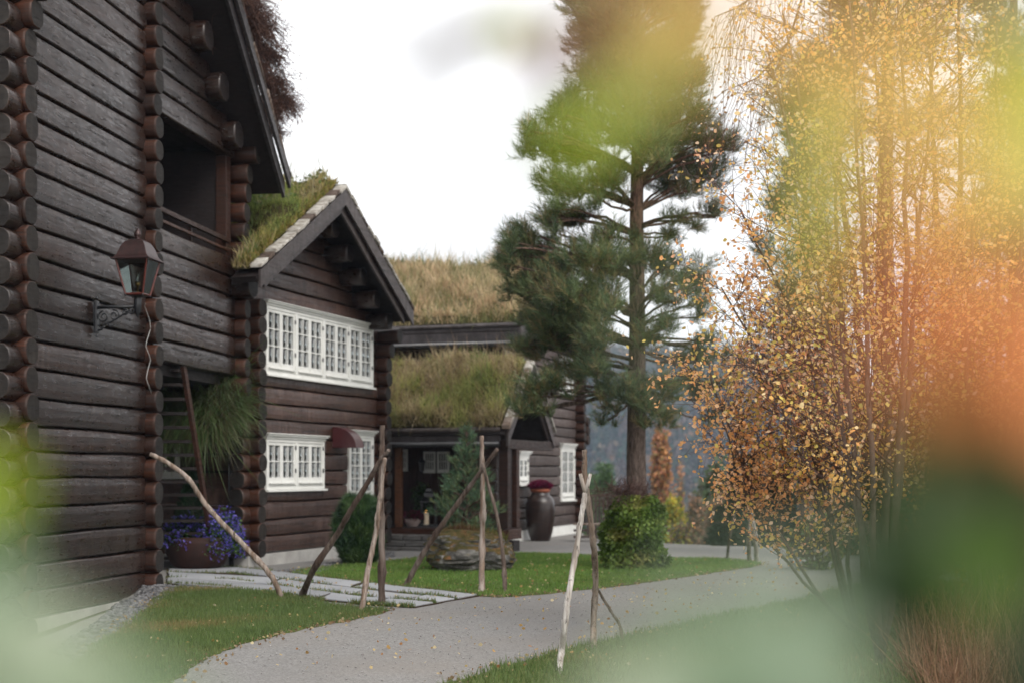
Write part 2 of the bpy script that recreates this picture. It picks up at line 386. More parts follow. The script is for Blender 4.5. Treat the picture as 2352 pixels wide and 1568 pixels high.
# ------------------------------------------------------------------ the setting: ground, road, lawns, hill
def grid_ground():
    xs = np.concatenate([np.linspace(-900, -40, 24), np.linspace(-36, -10, 14), np.linspace(-9, 12, 64), np.linspace(13, 60, 48), np.linspace(64, 900, 90)])
    ys = np.concatenate([np.linspace(-12, 5, 12), np.linspace(5.5, 44, 100), np.linspace(45, 120, 50), np.linspace(128, 420, 36), np.linspace(430, 1500, 60)])
    X, Y = np.meshgrid(xs, ys); Z = gz(X, Y)
    V = np.stack([X, Y, Z], -1).reshape(-1, 3); nx = len(xs); ny = len(ys)
    i = np.arange(nx-1)[None]+np.arange(ny-1)[:, None]*nx
    Fc = np.stack([i, i+1, i+nx+1, i+nx], -1).reshape(-1, 4)
    return V, Fc
o = npobj('ground', *grid_ground(), M['field'], smooth=True); setp(o, kind='structure')

def chaikin(P, n=2):
    for _ in range(n):
        Q = []
        for i in range(len(P)):
            a, b = P[i], P[(i+1) % len(P)]; Q += [a*.75+b*.25, a*.25+b*.75]
        P = Q
    return P
def resample(P, step, jit):
    Q = []
    for i in range(len(P)):
        a, b = P[i], P[(i+1) % len(P)]; L = (b-a).length; n = max(1, int(L/step))
        for k in range(n):
            p = a.lerp(b, k/n); Q.append(Vector((p.x+U(-jit, jit), p.y+U(-jit, jit))))
    return Q
def inside(px, py, poly):
    r = np.zeros(len(px), bool); n = len(poly); j = n-1
    for i in range(n):
        xi, yi = poly[i]; xj, yj = poly[j]
        c = ((yi > py) != (yj > py)) & (px < (xj-xi)*(py-yi)/(yj-yi+1e-12)+xi); r ^= c; j = i
    return r
def sheet(name, P2, dz, mat, step=.45, jit=.03, smooth=2, kind='structure', parent=None, skirt=True):
    P = chaikin([Vector((p.x, p.y)) for p in P2], smooth) if smooth else [Vector((p.x, p.y)) for p in P2]
    B = resample(P, step*.5, jit)
    xs = [p.x for p in B]; ys = [p.y for p in B]
    gx, gy = np.meshgrid(np.arange(min(xs), max(xs), step), np.arange(min(ys), max(ys), step)); gx = gx.ravel()+NR.uniform(-.05, .05, gx.size); gy = gy.ravel()
    k = inside(gx, gy, [(p.x, p.y) for p in B]); n = len(B)
    pts = B+[Vector((a, b)) for a, b in zip(gx[k], gy[k])]
    r = geometry.delaunay_2d_cdt(pts, [(i, (i+1) % n) for i in range(n)], [], 1, 1e-5)
    v2, fs = r[0], r[2]
    V = [(p.x, p.y, gf(p.x, p.y)+dz) for p in v2]
    me = bpy.data.meshes.new(name); fs = [tuple(f) for f in fs]
    if skirt:
        orig = r[3]; m = {}
        for i, o_ in enumerate(orig):
            for q in o_:
                if q < n: m[q] = i
        base = len(V)
        for i in range(n):
            x, y, z = V[m[i]]; V.append((x, y, z-dz-.03))
        for i in range(n):
            j = (i+1) % n; fs.append((m[i], base+i, base+j, m[j]))
    me.from_pydata(V, [], fs); me.materials.append(mat); me.update()
    o = link(bpy.data.objects.new(name, me), parent)
    if parent is None: setp(o, kind=kind)
    return o, [(p.x, p.y) for p in B]

# gravel everywhere round the houses and along the drive
road_poly = [Vector(p) for p in ((-14, 2), (9, 2), (5.5, 8), (4.6, 12), (6.6, 17), (9.5, 22), (12, 30), (4, 34.8), (2.6, 38), (2.5, 50), (-14, 50))]
sheet('gravel_road', road_poly, .012, M['gravel'], step=.8, jit=.04)
def GP(L): return [G(u, v) if v > HY+40 else None for u, v in L]
lawn_left = GP([(425,1352),(560,1354),(680,1374),(820,1402),(905,1400),(850,1418),(700,1445),(560,1480),(440,1530),(330,1620),(150,1700),(60,1640),(200,1500),(300,1430),(352,1385),(395,1352)])
lawn_mid = GP([(650,1318),(760,1303),(900,1290),(1000,1279),(1185,1271),(1330,1275),(1400,1281),(1530,1284),(1640,1284),(1715,1290),(1752,1298),(1700,1308),(1600,1322),(1500,1338),(1380,1352),(1250,1366),(1140,1374),(1085,1370),(960,1352),(830,1338),(720,1326)])
lawn_right = GP([(980,1600),(1060,1562),(1180,1525),(1300,1495),(1420,1468),(1500,1452),(1640,1420),(1780,1392),(1880,1372),(1990,1340),(2150,1330),(2700,1400),(3000,1650),(2400,2100),(1700,2000),(1000,1800)])
_, LL = sheet('lawn_left', lawn_left, .022, M['turf'], step=.3, jit=.035)
_, LMi = sheet('lawn_middle', lawn_mid, .022, M['turf'], step=.4, jit=.04)
_, LR = sheet('lawn_right', lawn_right, .022, M['turf'], step=.5, jit=.05)

def lawn_grass(name, poly, dens, hgt, wid, label, pal, near=None, dz=.018, spread=.04):
    P = np.array(poly); x0, y0 = P.min(0)-spread; x1, y1 = P.max(0)+spread
    A = (x1-x0)*(y1-y0); n = int(A*dens)
    x = NR.uniform(x0, x1, n); y = NR.uniform(y0, y1, n); k = inside(x, y, poly)
    x, y = x[k], y[k]
    k = (np.abs(x/y) < .40) & (y > 5)
    x, y = x[k], y[k]; x = x+NR.normal(0, spread*.4, len(x)); y = y+NR.normal(0, spread*.4, len(x)); n = len(x)
    t = pat(x, y, 1.1)*.7+pat(x, y, 3.1, 2)*.3
    c = pick(pal, n, t); L = hgt*NR.uniform(.5, 1.3, n)*(.75+.5*t)
    up = NR.normal(0, .35, (n, 3)); up[:, 2] = 1; up /= np.linalg.norm(up, axis=1)[:, None]
    V, Fc, cc = blades_mesh(np.stack([x, y, gz(x, y)+dz], 1), up, L, np.full(n, wid), NR.normal(0, .012, (n, 3)), c, False)
    o = npobj(name, V, Fc, M['blade'], col=cc); setp(o, label, 'grass', kind='stuff'); return o
GR = [(0.224,0.182,0.077), (0.14,0.175,0.056), (0.12,0.165,0.055), (0.125,0.185,0.058), (0.10,0.15,0.048)]
GR2 = [(0.135,0.203,0.0486), (0.121,0.223,0.0473), (0.149,0.257,0.054), (0.176,0.257,0.0607), (0.115,0.203,0.0432)]
lawn_grass('lawn_grass', LL, 3200, .055, .009, 'short tired grass on the lawn beside the dark log wall', GR)
lawn_grass('lawn_grass', LMi, 1500, .045, .014, 'bright green mown grass round the boulder and the pine', GR2)
lawn_grass('lawn_grass', LR, 1100, .07, .011, 'rough grass along the right edge of the gravel drive', GR)

# flagstones between the house corner and the drive, laid in lanes
path_edge_far = [(384,1308),(545,1306),(680,1322),(800,1337),(905,1350),(1000,1360),(1098,1371)]
path_edge_near = [(384,1343),(520,1352),(600,1362),(700,1376),(800,1388),(880,1394),(952,1398)]
def lerp_edge(E, t):
    t *= len(E)-1; i = min(int(t), len(E)-2); f = t-i
    return (E[i][0]*(1-f)+E[i+1][0]*f, E[i][1]*(1-f)+E[i+1][1]*f)
def PP(t, w):
    a = G(*lerp_edge(path_edge_far, t)); b = G(*lerp_edge(path_edge_near, t)); return a.lerp(b, w)
sheet('path', [PP(t/10, 0) for t in range(11)]+[PP(t/10, 1) for t in range(10, -1, -1)], .027, M['soil'], step=.4, smooth=0)
path_o = bpy.data.objects['path']
lanes = [0, .34, .68, 1.0]
for li in range(3):
    t = 0
    while t < .999:
        dt = U(.17, .36); t1 = min(1, t+dt)
        if 1-t1 < .06: t1 = 1
        corners = [(t, lanes[li]), (t1, lanes[li]), (t1, lanes[li+1]), (t, lanes[li+1])]
        Pc = [PP(min(max(a+(U(-.012, .012) if 0 < a < 1 else 0), 0), 1), min(max(b+(U(-.03, .03) if 0 < b < 1 else 0), 0), 1)) for a, b in corners]
        poly = []
        for i in range(4):
            a, b = Pc[i], Pc[(i+1) % 4]; poly.append(a)
            poly.append(a.lerp(b, U(.35, .65))+Vector((U(-.05, .05), U(-.05, .05), 0)))
        c = sum(poly, Vector())/8
        q = []
        for p in poly:
            v = c-p; v.z = 0; q.append(p+v.normalized()*.019)
        hh = .038+U(0, .007); tilt = U(-.006, .006)
        n = 8
        vs = [(p.x, p.y, gf(p.x, p.y)+hh+tilt*(p.x-c.x)-.006) for p in q]+[(c.x+(p.x-c.x)*.985, c.y+(p.y-c.y)*.985, gf(p.x, p.y)+hh+tilt*(p.x-c.x)) for p in q]+[(p.x, p.y, gf(p.x, p.y)-.02) for p in q]
        fs = [tuple(range(n, 2*n))]+[(i, (i+1) % n, n+(i+1) % n, n+i) for i in range(n)]+[(2*n+i, 2*n+(i+1) % n, (i+1) % n, i) for i in range(n)]
        MB().add(vs, fs).build('slab', M['slab'], path_o)
        t = t1
# grass growing in the joints
n = 6500; tt = NR.uniform(0, 1, n); lane = NR.choice(lanes, n); Pj = []
for a, b in zip(tt, lane):
    p = PP(a, min(max(b+rnd.gauss(0, .012), 0), 1)); Pj.append((p.x+rnd.gauss(0, .015), p.y+rnd.gauss(0, .015), p.z+.02))
Pj = np.array(Pj); kk = pat(Pj[:, 0], Pj[:, 1], 2.5) > .36; Pj = Pj[kk]; n = len(Pj)
up = NR.normal(0, .4, (n, 3)); up[:, 2] = 1; up /= np.linalg.norm(up, axis=1)[:, None]
V, Fc, cc = blades_mesh(Pj, up, NR.uniform(.03, .075, n), np.full(n, .012), NR.normal(0, .015, (n, 3)), pick(GR, n))
setp(npobj('joint_grass', V, Fc, M['blade'], col=cc), 'thin grass growing in the joints of the stone path', 'grass', kind='stuff')

def ico_stones(P, S, seed=3):
    t = (1+5**.5)/2
    v = np.array([(-1,t,0),(1,t,0),(-1,-t,0),(1,-t,0),(0,-1,t),(0,1,t),(0,-1,-t),(0,1,-t),(t,0,-1),(t,0,1),(-t,0,-1),(-t,0,1)])/1.9
    f = np.array([(0,11,5),(0,5,1),(0,1,7),(0,7,10),(0,10,11),(1,5,9),(5,11,4),(11,10,2),(10,7,6),(7,1,8),(3,9,4),(3,4,2),(3,2,6),(3,6,8),(3,8,9),(4,9,5),(2,4,11),(6,2,10),(8,6,7),(9,8,1)])
    n = len(P); vv = v[None]*NR.uniform(.6, 1.25, (n, 12, 1))*np.stack([NR.uniform(.7, 1.4, n), NR.uniform(.7, 1.3, n), NR.uniform(.4, .8, n)], 1)[:, None]*S[:, None, None]+P[:, None]
    return vv.reshape(-1, 3), (f[None]+(np.arange(n)*12)[:, None, None]).reshape(-1, 3)
def scatter_stones(name, poly, n, s0, s1, label, mat='pebble'):
    P = np.array([(p.x, p.y) for p in poly]); lo, hi = P.min(0), P.max(0)
    x = NR.uniform(lo[0], hi[0], n*4); y = NR.uniform(lo[1], hi[1], n*4); k = inside(x, y, P.tolist()); x = x[k][:n]; y = y[k][:n]
    V, Fc = ico_stones(np.stack([x, y, gz(x, y)+.02], 1), NR.uniform(s0, s1, len(x)))
    setp(npobj(name, V, Fc, M[mat]), label, 'gravel', kind='stuff')
scatter_stones('pebble_strip', GP([(345,1342),(425,1350),(395,1362),(352,1392),(290,1440),(180,1520),(120,1500),(235,1425),(300,1380)]), 1500, .022, .045, 'coarse grey pebbles along the foot of the log wall')
scatter_stones('pebble_strip', GP([(610,1316),(700,1305),(800,1285),(905,1268),(905,1280),(800,1300),(720,1318),(650,1322)]), 700, .02, .04, 'coarse grey pebbles under the white windowed gable')
scatter_stones('loose_stones', GP([(420,1568),(700,1450),(1000,1400),(1300,1372),(1700,1315),(1900,1290),(2000,1330),(1500,1440),(1150,1520),(950,1600)]), 1500, .004, .010, 'loose little stones on the gravel drive', 'loose')

# ------------------------------------------------------------------ houses
class House:
    def __init__(s, name, O, k, **kw):
        s.O = Vector(O); s.d = Vector((k, 1)).normalized(); s.n = Vector((s.d.y, -s.d.x))
        s.e = empty(name, (O[0], O[1], 0), math.atan2(s.d.y, s.d.x), **kw)
    def at(s, u, v, out=0.0):          # (along, height) on the wall where (u, v) is seen
        r = Vector(((u-CX)/F, 1.0)); o = s.O+s.n*out
        # o + a d = t r
        det = s.d.x*(-r.y)+r.x*s.d.y
        bx, by = -o.x, -o.y
        a = (bx*(-r.y)+r.x*by)/det; t = (s.d.x*by-s.d.y*bx)/det
        return a, CZ+(HY-v)/F*t
    def w(s, a, out, z):
        p = s.O+s.d*a+s.n*out; return Vector((p.x, p.y, z))
def L3(a, out, z): return (a, -out, z)

def hewn_log(parent, s0, s1, z0, z1, mat, th=.17, out=0, bow=.03, name='log', seed=0, step=.45, round_=.04):
    """a squared log lying along the wall: nearly flat face, rounded arrises, uneven edges"""
    r = random.Random(hash((round(z0*100), round(s0*10), seed)) & 0xffff)
    K = max(2, int((s1-s0)/step)+1); h = z1-z0
    mb = MB(); prof = [(-th, 0), (-.07, 0), (-round_, .003/h), (-round_*.35, .009/h), (-.002, .022/h), (.004, .35), (.004, .7), (-.002, 1-.026/h), (-round_*.4, 1-.010/h), (-round_*.95, 1-.003/h), (-.07, 1), (-th, 1)]
    for i in range(K+1):
        a = s0+(s1-s0)*i/K
        w0 = .006*math.sin(a*2.1+z0*31+seed); w1 = .006*math.sin(a*2.1+z1*31+seed)
        dn = bow*.3*math.sin(a*1.3+z0*17)+r.uniform(-.003, .003)
        for (o_, t) in prof:
            zz = z0+w0+(h+w1-w0)*t
            mb.v.append(L3(a, out+o_+(dn if o_ > -.08 else 0), zz))
    n = len(prof)
    for i in range(K):
        for k in range(n-1):
            mb.f.append((i*n+k, (i+1)*n+k, (i+1)*n+k+1, i*n+k+1)); mb.m.append(0)
    mb.f.append(tuple(range(n))); mb.m.append(0); mb.f.append(tuple(K*n+k for k in range(n))[::-1]); mb.m.append(0)
    return mb.build(name, mat, parent)
HEXP = [.97, 1.05, 1.05, 1.0, 1.05, 1.05, .97, 1.05, 1.05, 1.0, 1.05, 1.05]
def log_end(parent, p0, p1, r, mats, name='log_end'):
    """the round end of a crossing log"""
    p0, p1 = Vector(p0), Vector(p1); d = p1-p0; L = d.length; d.normalize()
    j = [U(.96, 1.04) for _ in range(12)]; fl = [a*b for a, b in zip(HEXP, j)]
    mb = MB(); e = U(-.008, .008)
    mb.tube([p0, p0+d*(L*.5), p0+d*(L-.03), p0+d*(L-.008), p1], [r*.93, r*1.0, r*1.02+e, r*.985+e, r*.93+e], 12, 0, True, 1, fl)
    o = mb.build(name, mats, parent); me = o.data
    sm = [len(p.vertices) == 4 for p in me.polygons]; me.polygons.foreach_set('use_smooth', sm); return o
def wall_rows(H, zs, s0f, s1f, holes, mat, out=0, seed=0, name='log'):
    for i in range(len(zs)-1):
        z0, z1 = zs[i]+.007, zs[i+1]-.007; zm = (z0+z1)/2
        segs = [(s0f(zm), s1f(zm))]
        for (h0, h1, hz0, hz1) in holes:
            if z1 > hz0+.03 and z0 < hz1-.03:
                ns = []
                for pz0, pz1 in ((z0, min(z1, hz0-.004)), (max(z0, hz1+.004), z1)):
                    if pz1-pz0 > .035 and pz1-pz0 < (z1-z0)-.01: hewn_log(H.e, h0, h1, pz0, pz1, mat, out=out, seed=seed, name=name, round_=.02)
                for a, b in segs:
                    if h1 <= a or h0 >= b: ns.append((a, b)); continue
                    if h0-a > .06: ns.append((a, h0))
                    if b-h1 > .06: ns.append((h1, b))
                segs = ns
        for a, b in segs:
            if b-a > .08: hewn_log(H.e, a, b, z0, z1, mat, out=out, seed=seed, name=name)
def rows(z0, z1, h, jit=.027):
    zs = [z0]
    while zs[-1] < z1-.5*h: zs.append(zs[-1]+h+U(-jit, jit))
    return zs
def roof_slab(H, a0, z0, a1, z1, o0, o1, th, name='roof_boards', mat=None):
    """sloping deck between (a0,z0) and (a1,z1) along the gable, from o0 to o1 outwards"""
    up = Vector((-(z1-z0), 0, (a1-a0))).normalized()*th
    if up.z < 0: up = -up
    mb = MB().obox(L3(a0, o0, z0), (a1-a0, 0, z1-z0), (0, -(o1-o0), 0), up); return mb.build(name, mat or M['black'], H.e)
def barge(H, a0, z0, a1, z1, out, depth, th, mat, name='bargeboard'):
    """board along the verge; (a,z) run along its top edge; ends cut plumb"""
    mb = MB(); v = []
    for (a, z) in ((a0, z0), (a1, z1)):
        for o_ in (out, out-th):
            v += [L3(a, o_, z), L3(a, o_, z-depth)]
    K = 6; vs = []
    for i in range(K+1):
        f = i/K; a = a0+(a1-a0)*f; z = z0+(z1-z0)*f; wv = .006*math.sin(i*1.7)
        vs += [L3(a, out, z+wv), L3(a, out, z-depth+wv), L3(a, out-th, z+wv), L3(a, out-th, z-depth+wv)]
    fs = []
    for i in range(K):
        b = i*4; c = b+4; fs += [(b, b+1, c+1, c), (b+2, c+2, c+3, b+3), (b, c, c+2, b+2), (b+1, b+3, c+3, c+1)]
    fs += [(0, 2, 3, 1), (K*4, K*4+1, K*4+3, K*4+2)]
    return mb.add(vs, fs).build(name, mat, H.e)
def sod(H, a0, z0, a1, z1, o0, o1, thick, n, length, pal, droop=(0, 0, 0), W=.014, name='sod_grass', lump=.10, ntrans=30, base_pal=None, tall=0, tallpal=None, lenf=None, cell=.25, tb=None, cut=None):
    """turf bed on one slope (earth as a part of its own) and the grass that grows in it"""
    na = max(4, int(abs(a1-a0)/cell)); no = max(4, int(abs(o1-o0)/cell)); sl = Vector((a1-a0, z1-z0)); L = sl.length; sl /= L; nn = Vector((-sl.y, sl.x))
    if nn.y < 0: nn = -nn
    def top(f, g):
        a = a0+(a1-a0)*f; z = z0+(z1-z0)*f; o_ = o0+(o1-o0)*g
        e = np.minimum(np.minimum(f, 1-f*0+0)*L, L)*0+np.minimum(1, np.minimum(f*L, 9)/.15)*np.minimum(1, (1-g)*abs(o1-o0)/.12+.15)
        h = (thick+lump*(np.sin(a*2.7+o_*1.9)*.5+np.sin(a*5.1-o_*3.7+1)*.3+.4))*(.25+.75*e)
        return a+nn.x*h, o_, z+nn.y*h
    f, g = np.meshgrid(np.linspace(0, 1, na+1), np.linspace(0, 1, no+1)); f = f.ravel(); g = g.ravel()
    A, O_, Z = top(f, g); V = np.stack([A, -O_, Z], 1)
    i = np.arange(na)[None]+np.arange(no)[:, None]*(na+1)
    Fc = np.stack([i, i+1, i+na+2, i+na+1], -1).reshape(-1, 4)
    # skirt
    B = len(V); ab = a0+(a1-a0)*f; zb = z0+(z1-z0)*f; V2 = np.stack([ab, -(o0+(o1-o0)*g), zb], 1)
    idx = lambda ii, jj: jj*(na+1)+ii
    edge = [idx(k, 0) for k in range(na+1)]+[idx(na, k) for k in range(1, no+1)]+[idx(k, no) for k in range(na-1, -1, -1)]+[idx(0, k) for k in range(no-1, 0, -1)]
    sk = [(edge[k], edge[(k+1) % len(edge)], edge[(k+1) % len(edge)]+B, edge[k]+B) for k in range(len(edge))]
    npobj('turf_bed', np.concatenate([V, V2]), np.concatenate([Fc, np.array(sk)]), M['soil_turf'], H.e, smooth=True)
    f = NR.uniform(0, 1, n); g = NR.uniform(0, 1, n)
    A, O_, Z = top(f, g); P = np.stack([A, -O_, Z-.02], 1)
    if cut is not None:
        kc = ~cut(A, O_); f, g, A, O_, Z, P = f[kc], g[kc], A[kc], O_[kc], Z[kc], P[kc]; n = int(kc.sum())
    t = np.clip(pat(A+Z, O_, .9)*.55+pat(A*1.3, O_*1.2, 2.9, 1)*.45, 0, 1)
    if tb is not None: t = np.clip(t+tb(f, g), 0, 1)
    c = pick(pal, n, t)
    LL_ = length*NR.uniform(.45, 1.25, n)*(.6+.8*pat(A*1.7, O_*1.9, 1.7, 3))
    if lenf is not None: LL_ = LL_*lenf(f, g)
    up = NR.normal(0, .33, (n, 3)); up[:, 0] += nn.x*.5; up[:, 2] += 1; up /= np.linalg.norm(up, axis=1)[:, None]
    bend = NR.normal(0, .55, (n, 3))*LL_[:, None]*.8+np.array(droop)[None]*LL_[:, None]; bend[:, 2] -= LL_*NR.uniform(.0, .55, n)
    V, Fc, cc = blades_mesh(P, up, LL_, np.full(n, W), bend, c)
    o = npobj(name, V, Fc, M['blade'], H.e, col=cc); o['kind'] = 'stuff'
    nw = n//14; f = NR.uniform(0, 1, nw); g = NR.uniform(0, 1, nw); A, O_, Z = top(f, g); kk = pat(A*2, O_*2, 1.9, 5) > .5; P = np.stack([A, -O_, Z+length*NR.uniform(.05, .55, nw)], 1)[kk]
    V, Fc, cc = leaves_mesh(P, NR.uniform(.04, .09, len(P)), pick([(.10,.15,.04), (.16,.20,.06), (.22,.20,.08), (.07,.11,.03)], len(P))); npobj('roof_weeds', V, Fc, M['leaf'], H.e, col=cc)['kind'] = 'stuff'
    if tall:
        f = NR.uniform(0.1, 1, tall); g = NR.uniform(0, 1, tall); A, O_, Z = top(f, g); P = np.stack([A, -O_, Z], 1)
        up = NR.normal(0, .2, (tall, 3)); up[:, 2] = 1; up /= np.linalg.norm(up, axis=1)[:, None]; LL_ = length*NR.uniform(1.5, 2.8, tall)
        V, Fc, cc = blades_mesh(P, up, LL_, np.full(tall, W*.7), NR.normal(0, .25, (tall, 3))*LL_[:, None], pick(tallpal or pal, tall))
        o = npobj('seed_stalks', V, Fc, M['blade'], H.e, col=cc); o['kind'] = 'stuff'
    return top
m = NT('soil_turf'); a_ = m.noise(4, 5); m.base(m.mix(m.ramp(a_, [(.35, 0), (.65, 1)]), (.06,.055,.025), (.10,.085,.04))).rough(1, .1); M['soil_turf'] = m.mat

_pane = {}
def shared_box(key, mk):
    if key not in _pane: _pane[key] = mk()
    return _pane[key]
def window(H, a0, a1, z0, z1, units, sash_per, cols, nrows, cornice=.07, name='window', curtain=None, label=None):
    """white casement window standing a little proud of the logs"""
    fo = .045; fw = .055
    W = a1-a0; mb = MB()
    mb.box(a0, a0+fw, -fo, .10, z0, z1); mb.box(a1-fw, a1, -fo, .10, z0, z1)
    mb.box(a0+fw, a1-fw, -fo, .10, z1-fw, z1); mb.box(a0+fw, a1-fw, -fo, .10, z0, z0+fw)
    post = .085 if units > 1 else 0
    uw = (W-2*fw-post*(units-1))/units
    for i in range(1, units):
        x = a0+fw+uw*i+post*(i-1); mb.box(x, x+post, -fo-.006, .10, z0+fw, z1-fw)
    fr = mb.build(name, M['white'], H.e, bevel=.005)
    if label: fr['label'] = label
    c = MB(); h = cornice
    c.box(a0-.015, a1+.015, -fo-.02, .05, z1+.002, z1+h*.45); c.box(a0-.045, a1+.045, -fo-.055, .05, z1+h*.45+.002, z1+h*.8); c.box(a0-.065, a1+.065, -fo-.08, .05, z1+h*.8+.002, z1+h)
    c.build('cornice', M['white'], fr, bevel=.004)
    MB().box(a0-.03, a1+.03, -fo-.05, .08, z0-.035, z0-.002).build('sill', M['white'], fr, bevel=.004)
    for u in range(units):
        x0 = a0+fw+(uw+post)*u; sw = uw/sash_per
        for q in range(sash_per):
            sa, sb = x0+sw*q+.003, x0+sw*(q+1)-.003; bz = z0+fw+.003; tz = z1-fw-.003
            st = .050; bot = .15; m2 = MB(); y0, y1 = -fo+.012, -fo+.045
            m2.box(sa, sa+st, y0, y1, bz, tz); m2.box(sb-st, sb, y0, y1, bz, tz); m2.box(sa+st, sb-st, y0, y1, tz-st, tz); m2.box(sa+st, sb-st, y0, y1, bz, bz+bot)
            ia, ib, iz, it = sa+st, sb-st, bz+bot, tz-st; bw = .018
            pw = (ib-ia-bw*(cols-1))/cols; ph = (it-iz-bw*(nrows-1))/nrows
            for k in range(1, cols): x = ia+pw*k+bw*(k-1); m2.box(x, x+bw, y0+.004, y1-.004, iz, it)
            for k in range(1, nrows):
                z = iz+ph*k+bw*(k-1)
                for j in range(cols): x = ia+(pw+bw)*j; m2.box(x, x+pw, y0+.005, y1-.005, z, z+bw)
            m2.build('sash', M['white'], fr, bevel=.002)
            key = ('pane', round(pw, 3), round(ph, 3))
            me = shared_box(key, lambda: npmesh('pane', [(0,0,0),(pw,0,0),(pw,0,ph),(0,0,ph),(0,.006,0),(pw,.006,0),(pw,.006,ph),(0,.006,ph)], [(0,1,2,3),(4,7,6,5),(0,4,5,1),(1,5,6,2),(2,6,7,3),(3,7,4,0)], M['glass']))
            for k in range(nrows):
                for j in range(cols):
                    o = bpy.data.objects.new('pane', me); o.location = (ia+(pw+bw)*j, y0+.016, iz+(ph+bw)*k); link(o, fr)
        # drip board under each casement pair
        MB().box(x0+.03, x0+uw-.03, -fo-.03, -fo+.008, z0+fw+.045, z0+fw+.065).build('drip_board', M['white'], fr)
        for hz in (z0+.22*(z1-z0)+.1, z1-.2*(z1-z0)):
            MB().box(x0+uw-.012, x0+uw+.006, -fo-.012, -fo+.012, hz, hz+.07).build('hinge', M['pebble'], fr)
    if curtain:
        for (f0, f1, col) in curtain:
            K = 40; xa = a0+fw+(W-2*fw)*f0; xb = a0+fw+(W-2*fw)*f1
            V = []
            for i in range(K+1):
                x = xa+(xb-xa)*i/K; y = .075+.012*math.sin(i*1.9); V += [(x, y, z0+fw), (x, y, z1-fw)]
            npobj('curtain', V, [(2*i, 2*i+2, 2*i+3, 2*i+1) for i in range(K)], M['curtain'], fr, smooth=True)
    return fr
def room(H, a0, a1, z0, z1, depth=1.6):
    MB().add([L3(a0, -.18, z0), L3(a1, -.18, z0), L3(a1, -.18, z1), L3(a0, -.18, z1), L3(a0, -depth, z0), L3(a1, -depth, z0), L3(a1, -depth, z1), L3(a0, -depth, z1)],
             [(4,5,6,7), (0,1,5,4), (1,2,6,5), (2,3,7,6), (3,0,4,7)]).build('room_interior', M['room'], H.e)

# ================================================================== the near house
H1 = House('log_house', (-5.504, 15.8), .15, label='tall dark log house at the left edge with a recessed balcony', cat='house')
eA, eB, eC = 0.0, 3.67, 7.25; R1 = .155; SP = .311
tipa, tipz = H1.at(655, 403, .6)
apa = 2.2; sl1 = .873; apz = tipz+(tipa-apa)*sl1
def under1(z): return (apz-.42-z)/sl1                # half width of the gable below the roof boards at height z
z_l = rows(-.06, apz-.4, SP)
holeB = (3.67+.0, 7.25+.0)
def s0(z): return max(.12, apa-under1(z)) if z > 6.2 else .12
def s1(z): return min(3.56, apa+under1(z)) if z > 6.2 else 3.56
wall_rows(H1, z_l, s0, s1, [], M['log1'], seed=1)
z_b = [3.15+i*(5.03-3.15)/6 for i in range(7)]
wall_rows(H1, z_b, lambda z: 3.79, lambda z: 7.14, [], M['log1'], seed=2)
z_t = [6.62+i*SP for i in range(13)]
wall_rows(H1, z_t, lambda z: 3.79, lambda z: min(7.14, apa+under1(z)), [], M['log1'], seed=3)
MB().box(.0, 3.6, .12, .16, -.3, 8.6).box(3.8, 7.2, .12, .16, 3.2, 5.0).box(3.8, 6.9, .12, .16, 6.7, 7.1).build('inner_lining', M['black'], H1.e)
# crossing log ends in the three corners
def column(H, a, z0, z1, sp, r, out, z_extra=None, off=0, mats=None, a_j=0):
    z = z0+r*.9+off
    while z < z1:
        o_ = out+U(-.015, .015)
        if z_extra: o_ += z_extra(z)
        log_end(H.e, L3(a, -.2, z), L3(a, o_, z), r, mats or [M['end'], M['cap']])
        z += sp
column(H1, eA, -.3, 8.2, SP, .151, .185, lambda z: max(0, z-6.5)*.30)
column(H1, eB, -.05, 10.2, SP, .151, .145)
column(H1, eC, 2.85, 6.95, SP, .151, .175, lambda z: max(0, z-6.35)*.5)
z = -.25
while z < 8:                                       # gable logs running past the near corner
    log_end(H1.e, L3(.06, -.01, z), L3(-.40+U(-.02, .02), -.01, z), R1*1.0, [M['log1'], M['cap']]); z += SP
# near side wall (faces left of the view) and far side, in plain logs
for zz in rows(-.06, 6.4, SP):
    mb = MB().box(-.13, .05, .3, 9.5, zz, zz+SP-.02); mb.build('side_log', M['log1'], H1.e)
MB().box(-.12, 3.6, .0, .14, -.6, -.07).box(-.12, .12, .14, 9.4, -.6, -.07).build('foundation', M['concrete'], H1.e)
MB().box(3.74, 4.0, .15, 9.5, -.3, 6.6).build('passage_wall', M['black'], H1.e)
# loggia
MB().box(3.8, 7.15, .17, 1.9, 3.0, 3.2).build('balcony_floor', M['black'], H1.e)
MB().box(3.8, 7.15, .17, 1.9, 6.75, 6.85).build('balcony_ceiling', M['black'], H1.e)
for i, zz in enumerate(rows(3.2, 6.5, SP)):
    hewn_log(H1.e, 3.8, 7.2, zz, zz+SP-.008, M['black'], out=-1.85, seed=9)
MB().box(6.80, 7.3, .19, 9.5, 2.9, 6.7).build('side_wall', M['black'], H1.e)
pa, _ = H1.at(528, 450, .0); MB().box(pa-.10, pa+.10, .02, .2, 5.03, 6.62).build('balcony_post', M['end'], H1.e, bevel=.01)
MB().box(3.8, pa+.02, -.01, .05, 5.24, 5.31).build('rail', M['end'], H1.e, bevel=.006)
MB().box(3.8, pa+.02, .0, .04, 5.10, 5.145).build('rail', M['end'], H1.e, bevel=.006)
ba, _ = H1.at(448, 520, .0); MB().box(ba-.03, ba+.03, .05, .10, 5.03, 5.26).build('rail_post', M['end'], H1.e, bevel=.005)
